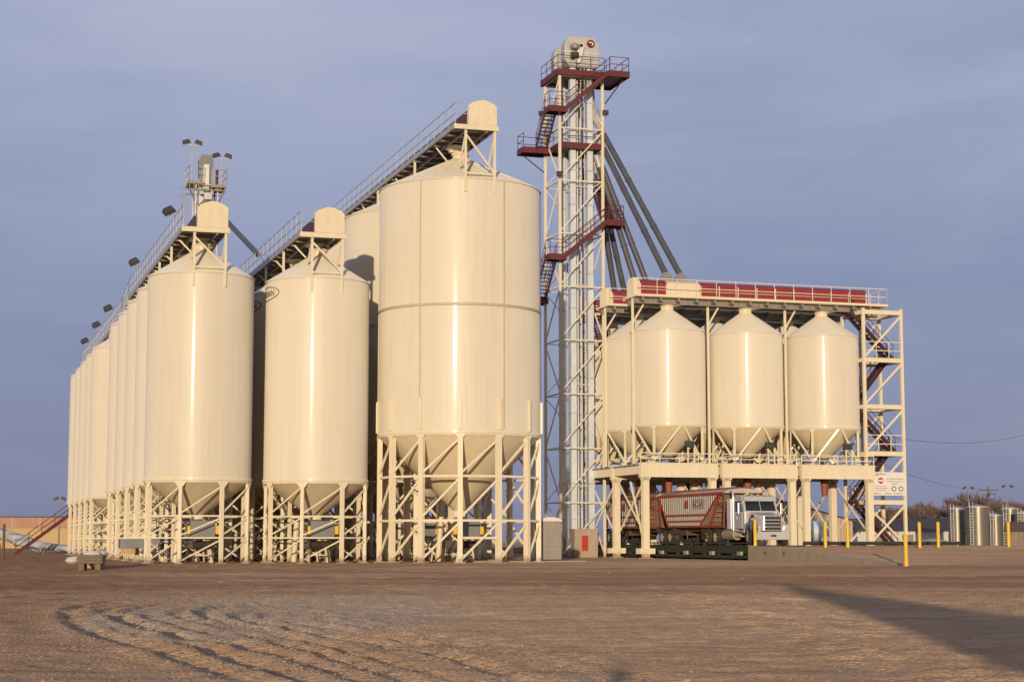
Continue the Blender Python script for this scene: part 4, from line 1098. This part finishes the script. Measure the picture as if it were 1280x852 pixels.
# ------------------------------------------------------------------ right background
wb = thing('white_building', 'long white building with a dark roof right of the stair tower', 'building', (58.5, 262, 0), R_(-2))
MB().b2((-8,0,0),(5.8,9,2.5)).build('wall', 'cladwhite', wb)
MB().prism([(-.5,2.5),(9.5,2.5),(4.5,4.4)], 0, -8.4, 6.2).build('roof', 'darkroof', wb)
dd = MB()
for x in (-6,-1.5): dd.b2((x,-.06,0),(x+1.6,-.01,2.0))
dd.build('door', 'shedwall', wb)
tank0 = None
tl = ['dark left stainless tank next to the white building', 'broad front stainless tank, the brightest of the cluster', 'narrow stainless tank right of the brightest tank', 'stainless tank behind the light pole base', 'stainless tank at the right edge of the cluster', 'rear stainless tank at the frame edge']
for i, (px, Y, R, h) in enumerate([(1193,232,1.05,4.9),(1219,226,1.42,5.0),(1241,230,.85,4.0),(1259,232,1.2,4.9),(1277,228,1.15,4.3),(1293,236,1.6,4.7)]):
    r = thing('storage_tank', tl[i], 'tank', ((px-640)/2230*Y, Y, .3), 0, 'stainless storage tanks at the right')
    MB().lathe([(R,0),(R,h)], 40).build('shell', 'steeltank', r, 40)
    MB().lathe([(R+.03,h-.02),(R+.03,h+.06),(.1,h+.35)], 40, cap1=True).build('roof', 'galvp', r, 30)
    lb = MB()
    for s in (-.2,.2): lb.bar((-R*.75+s,-R*.85,.1),(-R*.75+s,-R*.85,h+.6), .05)
    for k in range(12): lb.bar((-R*.75-.2,-R*.85,.4+.35*k),(-R*.75+.2,-R*.85,.4+.35*k), .04)
    lb.build('ladder', 'galvp', r)
sh = thing('brown_shed', 'low brown shed behind the far right bollard', 'shed', (44.0, 150, .2), R_(-20))
MB().b2((-2.5,0,0),(5,5,1.75)).build('wall', 'shedwall', sh)
MB().prism([(-.35,1.72),(5.35,1.72),(2.5,2.55)], 0, -2.8, 5.3).build('roof', 'rust', sh)
MB().b2((-1.2,-.05,0),(-.2,-.005,1.6)).build('door', 'wood', sh)
tb_ = thing('tan_building', 'tan gabled building seen under the overhead bins', 'building', (27.0, 182, .2), R_(-4))
MB().prism([(-7.5,0),(7.5,0),(7.5,2.9),(0,5.0),(-7.5,2.9)], 1, 0, 18).build('wall', 'cladtan', tb_)
MB().prism([(-7.9,2.78),(-7.9,2.95),(0,5.16),(7.9,2.95),(7.9,2.78),(0,4.98)], 1, -.3, 18.3).build('roof', 'darkroof', tb_)
MB().b2((1.2,-.06,0),(4.2,-.01,2.6)).build('door', 'cladwhite', tb_)
ct = thing('curved_tank', 'small silver tank lying behind the truck', 'tank', (24.6, 145, .8), R_(6))
MB().tube((-1.2,0,1.1),(1.2,0,1.1), .85, 24).build('shell', 'galv', ct, 40); MB().b2((-.9,-.4,0),(-.6,.4,.5)).b2((.6,-.4,0),(.9,.4,.5)).build('saddle', 'rust', ct)
pl = thing('dirt_heap', 'small pale heap of gravel in front of the white building', 'heap', (51.2, 218, .1), 0)
hm = MB(); n = 30
for k in range(1): pass
pr = [(3.2,0),(2.6,.25),(1.8,.75),(1.0,1.15),(.35,1.32)]
hm.lathe(pr, n, cap1=True)
hm.v = [(x*(1+.15*math.sin(3*math.atan2(y,x)))*1.2, y, z) for x, y, z in hm.v]
hm.build('heap_body', 'concrete', pl, 60)
up = thing('utility_pole', 'wooden utility pole with crossarms behind the tanks', 'utility pole', (70.0, 263, 0), R_(-15))
MB().tube((0,0,0),(0,0,9.0), .17, 10, r1=.12).build('pole', 'pole', up, 40)
MB().b2((-1.4,-.1,8.4),(1.4,.1,8.6)).b2((-1.0,-.1,7.8),(1.0,.1,7.95)).build('crossarm', 'pole', up)
def wire(pts, sag, r=.02):
    mb = MB(); a, b_ = map(Vector, pts); P = []
    for k in range(25):
        q = k/24; p = a.lerp(b_, q); p.z -= sag*4*q*(1-q); P.append(p)
    return mb.path(P, r, 4)
w1 = wire([(70.0,263,8.6), (28.5,150,8.6)], .9, .018)
tag(w1.build('power_line', 'dark'), 'thin power line dropping to the utility pole', 'power line')
w2 = wire([(27.0,150,11.0), (75.0,240,17.8)], 2.6, .02)
tag(w2.build('power_line', 'dark'), 'upper sagging power line crossing the sky at the right', 'power line')

# ------------------------------------------------------------------ bare trees
def bare_tree(seed, H):
    rr = random.Random(seed); mb = MB()
    def grow(p, d, L, r, lev):
        e = p + d*L; mb.tube(p, e, r, 4 if lev else 5, r1=r*.62, cap=False)
        if lev >= 4: return
        n = 4 if lev < 2 else 5
        for k in range(n):
            ax = Vector((rr.uniform(-1,1), rr.uniform(-1,1), rr.uniform(-.2,.5))).normalized()
            nd = (d*.9 + ax*(.62 if lev else .5)).normalized(); nd.z = max(nd.z, -.1)
            st = p.lerp(e, rr.uniform(.55,1))
            grow(st, nd, L*rr.uniform(.55,.8), max(r*.6, .034), lev+1)
    grow(Vector((0,0,0)), Vector((rr.uniform(-.05,.05), rr.uniform(-.05,.05), 1)), H*.36, .15, 0)
    return mb
tprotos = [bare_tree(40+i, h) for i, h in enumerate((8.6, 9.6, 7.8, 10.4, 8.2))]
tmesh = []
rr = random.Random(11); first = True
made = {}
for k in range(64):
    px = 1100 + k*3.1 + rr.uniform(-3,3); Y = rr.uniform(300, 350)
    i = k % 5
    if i not in made:
        o = tprotos[i].build('bare_tree', 'bark'); made[i] = o
    else: o = copy_tree(made[i])
    o.location = ((px-640)/2230*Y, Y, 0); o.rotation_euler = (0,0,rr.uniform(0,6.28)); s = rr.uniform(.72,1.12); o.scale = (s*1.1,s*1.1,s)
    tag(o, 'leafless brown tree in the treeline on the right horizon', 'tree', 'leafless trees on the right horizon')
br = MB(); rr = random.Random(3)
for k in range(9000):
    x = rr.uniform(55, 130); y = rr.uniform(330, 375); h = rr.uniform(1.2, 4.8)
    br.add([(x-.09,y,0),(x+.09,y,0),(x+rr.uniform(-.8,.8),y+rr.uniform(-.4,.4),h)], [(0,1,2)])
br = br.build('brushwood', 'bark'); br['kind'] = 'stuff'; br['label'] = 'leafless brushwood on the right horizon'
gs = MB()
for k in range(9000):
    q = rr.random(); x = rr.uniform(34, 75); y = rr.uniform(185, 225); h = rr.uniform(.15,.6)
    gs.add([(x-.03,y,.0),(x+.03,y,.0),(x+rr.uniform(-.2,.2),y,h)], [(0,1,2)])
M['drygrass'] = paint('dry_grass', (.30,.22,.14), .9, var=.3)
gs = gs.build('dry_grass', 'drygrass'); gs['kind'] = 'stuff'; gs['label'] = 'dry grass strip in front of the tanks'

# ------------------------------------------------------------------ the shed behind the camera that throws the long shadow
sdw = thing('saltbox_shed', 'steep-roofed shed outside the frame whose long shadow lies at lower right', 'shed', (0, -20, -.3), 0)
MB().prism([(2.4,0),(2.4,6.4),(5.3,4.3),(8.8,3.3),(8.8,0)], 1, -7, 0).build('wall', 'shedwall', sdw)
MB().prism([(2.35,6.41),(5.32,4.31),(9.0,3.3),(9.0,3.42),(5.36,4.43),(2.35,6.57)], 1, -7.2, .2).build('roof', 'darkroof', sdw)
MB().b2((5.2,.005,0),(6.3,.06,2.1)).build('door', 'wood', sdw)

# ------------------------------------------------------------------ ground
def seq(a, dense0, dense1, b_, step, grow=1.35):
    out = []; x = dense0
    while x < dense1: out.append(x); x += step
    x = dense1; s = step
    while x < b_: out.append(x); s = min(s*grow, 120); x += s
    out.append(b_)
    x = dense0; s = step; L = []
    while x > a: s = min(s*grow, 120); x -= s; L.append(max(x, a))
    return sorted(set(L+out))
us = seq(-2600, -25, 8, 2600, .115); vs_ = seq(-420, -82, -46, 3200, .115)
# finer lines round the ramp and the plant
us = sorted(set(us + [EDGE-.001, EDGE, LANE+1.749, LANE+1.75] + [8+.5*k for k in range(50)] + [36+1.5*k for k in range(30)]))
vs_ = sorted(set(vs_ + [-46+.4*k for k in range(110)] + [1.299, 1.3] + [2+1.2*k for k in range(40)]))
def dedupe(L, keep):
    out = []
    for x in L:
        if out and x-out[-1] < .05 and x not in keep and out[-1] not in keep: continue
        out.append(x)
    return out
us = dedupe(us, {EDGE-.001, EDGE, LANE+1.749, LANE+1.75}); vs_ = dedupe(vs_, {1.299, 1.3})
ruts = []
for k in range(9):
    o = k*.78 + (.22 if k % 2 else 0)
    jx, jy = .35*math.sin(k*2.3), .8*math.cos(k*1.7)
    ruts.append([(-6.6+o*1.05, 50-1.1*k+jy), (-9.0+o*1.05+jx, 45.5-1.0*k+jy), (-9.5+o*1.02, 38.5-.6*k+jy), (-7.3+o*.98+jx, 30.5-.3*k), (-4.5+o*.8-jx*.5, 23.5), (-2.0+o*.6, 17)])
def cat(P, q):
    n = len(P)-1; i = min(int(q*n), n-1); t_ = q*n-i
    p0, p1, p2, p3 = P[max(i-1,0)], P[i], P[i+1], P[min(i+2,n)]
    return tuple(.5*((2*b_)+(c-a)*t_+(2*a-5*b_+4*c-d)*t_*t_+(3*b_-a-3*c+d)*t_**3) for a, b_, c, d in zip(p0, p1, p2, p3))
rut_pts = {}
for k, P in enumerate(ruts):
    for i in range(150):
        q = i/149; x, y = cat(P, q)
        rut_pts.setdefault((int(x//1), int(y//1)), []).append((x, y, q, k))
def rut_h(x, y):
    h = 0; cx, cy = int(x//1), int(y//1); best = {}
    for i in (-1,0,1):
        for j in (-1,0,1):
            for (rx, ry, q, k) in rut_pts.get((cx+i, cy+j), ()):
                d = math.hypot(x-rx, y-ry)
                if d < best.get(k, (9,0))[0]: best[k] = (d, q)
    for k, (d, q) in best.items():
        if d < .95:
            f = (math.sin(math.pi*min(1, max(0, q)))**.6)*(.62+.38*smooth(.15, .6, q))*(1 if k < 6 else .65)
            w_ = 1.0+.35*noise.noise(Vector((x*.7, y*.7, k*3.1)))
            h += f*w_*(-.065*math.exp(-(d/.13)**2) + .045*math.exp(-((d-.30)/.12)**2))
    return h
def rough(x, y, dcam):
    n1 = noise.noise(Vector((x*.13, y*.13, 0)))*.05 + noise.noise(Vector((x*.45, y*.45, 3)))*.035
    if dcam < 62:
        n1 += noise.noise(Vector((x*1.6, y*1.6, 7)))*.045 + noise.noise(Vector((x*3.1, y*3.1, 9)))*.030 + noise.noise(Vector((x*5.5, y*5.5, 2)))*.010
    else: n1 += noise.noise(Vector((x*1.1, y*1.1, 7)))*.050
    if 12 < y < 50 and -13 < x < 4: n1 *= .6
    return n1*(1 if y < 84 else .55)
verts, faces = [], []
nu, nv = len(us), len(vs_)
for v in vs_:
    for u in us:
        p = G(u, v); x, y = p.x, p.y
        z = gz(x, y)
        dcam = math.hypot(x, y)
        if dcam < 130:
            f = 1-smooth(90, 130, dcam)
            n1 = rough(x, y, dcam)
            z += n1*f
            if 12 < y < 50 and -13 < x < 6:
                z += rut_h(x, y)
                z += max(0, noise.noise(Vector((x*.9, y*.6, 11)))) * .045 * smooth(14, 20, y)*(1-smooth(38, 46, y))*(1-smooth(-3, 1, x))
        if dcam > 180: z -= .25*smooth(180, 420, dcam)
        verts.append((x, y, z))
for j in range(nv-1):
    for i in range(nu-1):
        a = j*nu+i; faces.append((a, a+1, a+nu+1, a+nu))
me = bpy.data.meshes.new('ground'); me.from_pydata(verts, [], faces)
for p in me.polygons: p.use_smooth = True
me.set_sharp_from_angle(angle=R_(60))
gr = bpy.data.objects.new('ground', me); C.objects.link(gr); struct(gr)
m, t, b = nt('gravel_yard')
pos = node(t, 'ShaderNodeNewGeometry').outputs['Position']
sp = node(t, 'ShaderNodeSeparateXYZ'); t.links.new(pos, sp.inputs[0])
nbig = noise_n(t, mapping(t, pos, (.05,.09,.05)), 1, 4, .55)
nmid = noise_n(t, mapping(t, pos, (.5,.8,.5)), 1, 5, .6)
nfine = noise_n(t, pos, 9, 6, .7)
vor = node(t, 'ShaderNodeTexVoronoi'); vor.inputs['Scale'].default_value = 16; t.links.new(pos, vor.inputs['Vector'])
vor2 = node(t, 'ShaderNodeTexVoronoi'); vor2.inputs['Scale'].default_value = 6.5; t.links.new(pos, vor2.inputs['Vector'])
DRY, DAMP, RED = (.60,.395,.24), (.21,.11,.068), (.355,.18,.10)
c = ramp(t, nmid, [(.3, tuple(x*.84 for x in DRY)), (.7, tuple(min(1,x*1.1) for x in DRY))])
# damp trafficked band across the yard and reddish soil to the left
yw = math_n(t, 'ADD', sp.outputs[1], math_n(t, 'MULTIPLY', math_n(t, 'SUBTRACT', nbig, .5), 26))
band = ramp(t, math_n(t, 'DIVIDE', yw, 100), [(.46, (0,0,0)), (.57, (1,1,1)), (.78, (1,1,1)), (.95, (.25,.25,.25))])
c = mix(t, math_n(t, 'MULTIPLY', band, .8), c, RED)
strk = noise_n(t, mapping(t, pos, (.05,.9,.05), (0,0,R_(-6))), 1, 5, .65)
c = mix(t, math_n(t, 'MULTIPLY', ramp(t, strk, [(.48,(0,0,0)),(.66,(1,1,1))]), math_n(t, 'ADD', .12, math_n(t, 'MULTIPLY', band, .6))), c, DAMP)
xw = math_n(t, 'ADD', sp.outputs[0], math_n(t, 'MULTIPLY', sp.outputs[1], .16))
left = ramp(t, math_n(t, 'ADD', math_n(t, 'DIVIDE', xw, -14), math_n(t, 'MULTIPLY', math_n(t, 'SUBTRACT', nmid, .5), 1.2)), [(-.0, (0,0,0)), (.55, (.85,.85,.85))])
c = mix(t, left, c, RED)
c = mix(t, ramp(t, nfine, [(.45,(0,0,0)),(.75,(.5,.5,.5))]), c, (.34,.21,.135))
# single pale pebbles
peb = math_n(t, 'MULTIPLY', math_n(t, 'LESS_THAN', vor.outputs['Distance'], .30), math_n(t, 'GREATER_THAN', noise_n(t, pos, 3.5, 3), .53))
c = mix(t, math_n(t, 'MULTIPLY', peb, .55), c, (.60,.46,.34))
# broad pale swaths where traffic has spread the sand, with long lane streaks
sw = noise_n(t, mapping(t, pos, (.035,.16,.05), (0,0,R_(-8))), 1, 4, .5)
c = mix(t, math_n(t, 'MULTIPLY', ramp(t, sw, [(.47,(0,0,0)),(.62,(.55,)*3)]), math_n(t, 'SUBTRACT', 1.0, left)), c, (.66,.475,.325))
ln = noise_n(t, mapping(t, pos, (.02,1.5,.05), (0,0,R_(4))), 1, 3, .6)
c = mix(t, ramp(t, ln, [(.54,(0,0,0)),(.68,(.45,)*3)]), c, (.27,.155,.095))
stain = noise_n(t, mapping(t, pos, (.22,.22,.22)), 1, 6, .7, .6)
c = mix(t, ramp(t, stain, [(.60,(0,0,0)),(.72,(.55,)*3)]), c, (.18,.105,.07))
dx = math_n(t, 'DIVIDE', math_n(t, 'ADD', sp.outputs[0], 4.6), 4.2); dy = math_n(t, 'DIVIDE', math_n(t, 'SUBTRACT', sp.outputs[1], 37), 13)
rr2 = math_n(t, 'ADD', math_n(t, 'ADD', math_n(t, 'MULTIPLY', dx, dx), math_n(t, 'MULTIPLY', dy, dy)), math_n(t, 'MULTIPLY', math_n(t, 'SUBTRACT', nmid, .5), 1.6))
c = mix(t, ramp(t, rr2, [(.45,(.8,.8,.8)),(1.0,(0,0,0))]), c, ramp(t, nfine, [(.35,(.36,.26,.19)),(.62,(.62,.50,.39))]))
wet = noise_n(t, mapping(t, pos, (.55,.35,.5)), 1, 5, .65, .4)
c = mix(t, math_n(t, 'MULTIPLY', ramp(t, wet, [(.53,(0,0,0)),(.63,(.8,.8,.8))]), left), c, (.13,.08,.06))
far = ramp(t, math_n(t, 'DIVIDE', sp.outputs[1], 400), [(.30,(0,0,0)),(.5,(1,1,1))])
c = mix(t, far, c, (.36,.24,.15))
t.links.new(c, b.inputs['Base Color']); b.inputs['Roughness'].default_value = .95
b.inputs['Diffuse Roughness'].default_value = 1.0
b.inputs['Specular IOR Level'].default_value = .2
h = math_n(t, 'ADD', math_n(t, 'MULTIPLY', nfine, .38), math_n(t, 'ADD', math_n(t, 'MULTIPLY', vor.outputs['Distance'], -.55), math_n(t, 'MULTIPLY', vor2.outputs['Distance'], -.35)))
h = math_n(t, 'ADD', h, math_n(t, 'MULTIPLY', nmid, 1.2))
bump(t, b, h, .85, .13)
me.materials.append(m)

# loose stones of the yard
ico = bmesh.new(); bmesh.ops.create_icosphere(ico, subdivisions=1, radius=1)
iv = [v.co.copy() for v in ico.verts]; ifc = [tuple(v.index for v in f.verts) for f in ico.faces]; ico.free()
st = MB(); rr = random.Random(21)
def stone(x, y, s):
    sx, sy, sz = s*rr.uniform(.7,1.3), s*rr.uniform(.7,1.3), s*rr.uniform(.45,.8); a = rr.uniform(0,6.28); ca, sa = math.cos(a), math.sin(a)
    z = gz(x, y) + rough(x, y, math.hypot(x, y))
    if 12 < y < 50 and -13 < x < 6:
        z += rut_h(x, y) + max(0, noise.noise(Vector((x*.9, y*.6, 11)))) * .045 * smooth(14, 20, y)*(1-smooth(38, 46, y))*(1-smooth(-3, 1, x))
    vs = []
    for q in iv:
        f = rr.uniform(.78,1.15); vs.append((x+(q.x*sx*ca-q.y*sy*sa)*f, y+(q.x*sx*sa+q.y*sy*ca)*f, z+q.z*sz*f))
    st.add(vs, ifc)
for k in range(15000):
    y = 13.5 + 38*rr.random()**1.8; x = rr.uniform(-.31, .31)*y
    stone(x, y, rr.uniform(.004,.013)*(1 if rr.random() < .96 else 1.9))
for k in range(420):
    y = rr.uniform(62, 92); x = rr.uniform(-24, 24); u, v = UV(x, y)
    if u > 29 and v > -17: continue
    stone(x, y, rr.uniform(.012,.032)*(1 if rr.random() < .96 else 2.2))
for k in range(5200):
    q = rr.random(); kk = rr.randrange(9); cx, cy = cat(ruts[kk], q)
    x, y = cx+rr.gauss(0,.8)-.4, cy+rr.gauss(0,1.4)
    if y > 13: stone(x, y, rr.uniform(.007,.021)*(1 if rr.random() < .95 else 1.9))
M['stone'] = paint('yard_stone', (.36,.275,.205), .9, var=.35, scale=2.5, streak=False, dirt=(.15,.1,.08), dirt_amt=.6)
M['stone'].node_tree.nodes['Principled BSDF'].inputs['Diffuse Roughness'].default_value = 1.0
so = st.build('gravel', 'stone'); so['kind'] = 'stuff'; so['label'] = 'loose gravel stones scattered over the yard'

# ------------------------------------------------------------------ sky, sun, camera
EL, AZ = 4.5, 4.6       # sun stands behind the camera, slightly left; shadows run away to the right
w = bpy.data.worlds.new('World'); sc.world = w; w.use_nodes = True
t = w.node_tree; bgn = t.nodes['Background']
sky = node(t, 'ShaderNodeTexSky', sky_type='NISHITA'); sky.sun_disc = False
sky.sun_elevation = R_(EL); sky.sun_rotation = R_(180+AZ); sky.air_density = 1.0; sky.dust_density = 1.5; sky.ozone_density = 2.0
g = node(t, 'ShaderNodeTexCoord').outputs['Generated']
s3 = node(t, 'ShaderNodeSeparateXYZ'); t.links.new(g, s3.inputs[0])
n1 = noise_n(t, mapping(t, g, (1.5,1.5,4.5)), 1.1, 4, .5, .3)
n2 = noise_n(t, mapping(t, g, (2.6,2.6,13.0)), 1.6, 6, .6, .35)
cl = math_n(t, 'ADD', math_n(t, 'MULTIPLY', n1, .66), math_n(t, 'MULTIPLY', n2, .34))
cloud = ramp(t, cl, [(.36, (2.25,2.58,4.15)), (.50, (2.8,3.12,4.8)), (.64, (3.55,3.78,5.4))])
hi = ramp(t, s3.outputs[2], [(.0, (.80,.80,.84)), (.07, (.86,.87,.90)), (.14, (.82,.86,.93)), (.24, (1.12,1.14,1.10)), (.32, (1.38,1.36,1.26)), (1, (1.4,1.4,1.3))])
cloudc = mix(t, 1.0, cloud, hi, 'MULTIPLY')
# the cloud sheet lies opposite the sun; the clear sunset glow stays behind the camera
cf = ramp(t, math_n(t, 'ADD', math_n(t, 'MULTIPLY', s3.outputs[1], .5), .5), [(.30, (.35,.35,.35)), (.62, (.86,.86,.86))])
skyc = mix(t, cf, sky.outputs[0], cloudc)
t.links.new(skyc, bgn.inputs['Color']); bgn.inputs['Strength'].default_value = .10
sl = bpy.data.lights.new('sun', 'SUN'); sl.energy = 3.2; sl.angle = R_(.55); sl.color = (1.0,.80,.55)
so_ = bpy.data.objects.new('sun', sl); C.objects.link(so_)
d = Vector((math.sin(R_(AZ))*math.cos(R_(EL)), math.cos(R_(AZ))*math.cos(R_(EL)), -math.sin(R_(EL))))
so_.rotation_euler = d.to_track_quat('-Z', 'Y').to_euler()
cam = bpy.data.cameras.new('camera'); co = bpy.data.objects.new('camera', cam); C.objects.link(co)
co.location = (0,0,1.17); co.rotation_euler = (R_(90+6.37), 0, 0)
cam.sensor_width = 36; cam.lens = 36*2230/1280; cam.clip_end = 6000; cam.clip_start = .1
sc.camera = co
sc.view_settings.view_transform = 'Standard'; sc.view_settings.look = 'None'; sc.view_settings.gamma = 1
sc.view_settings.exposure = .06
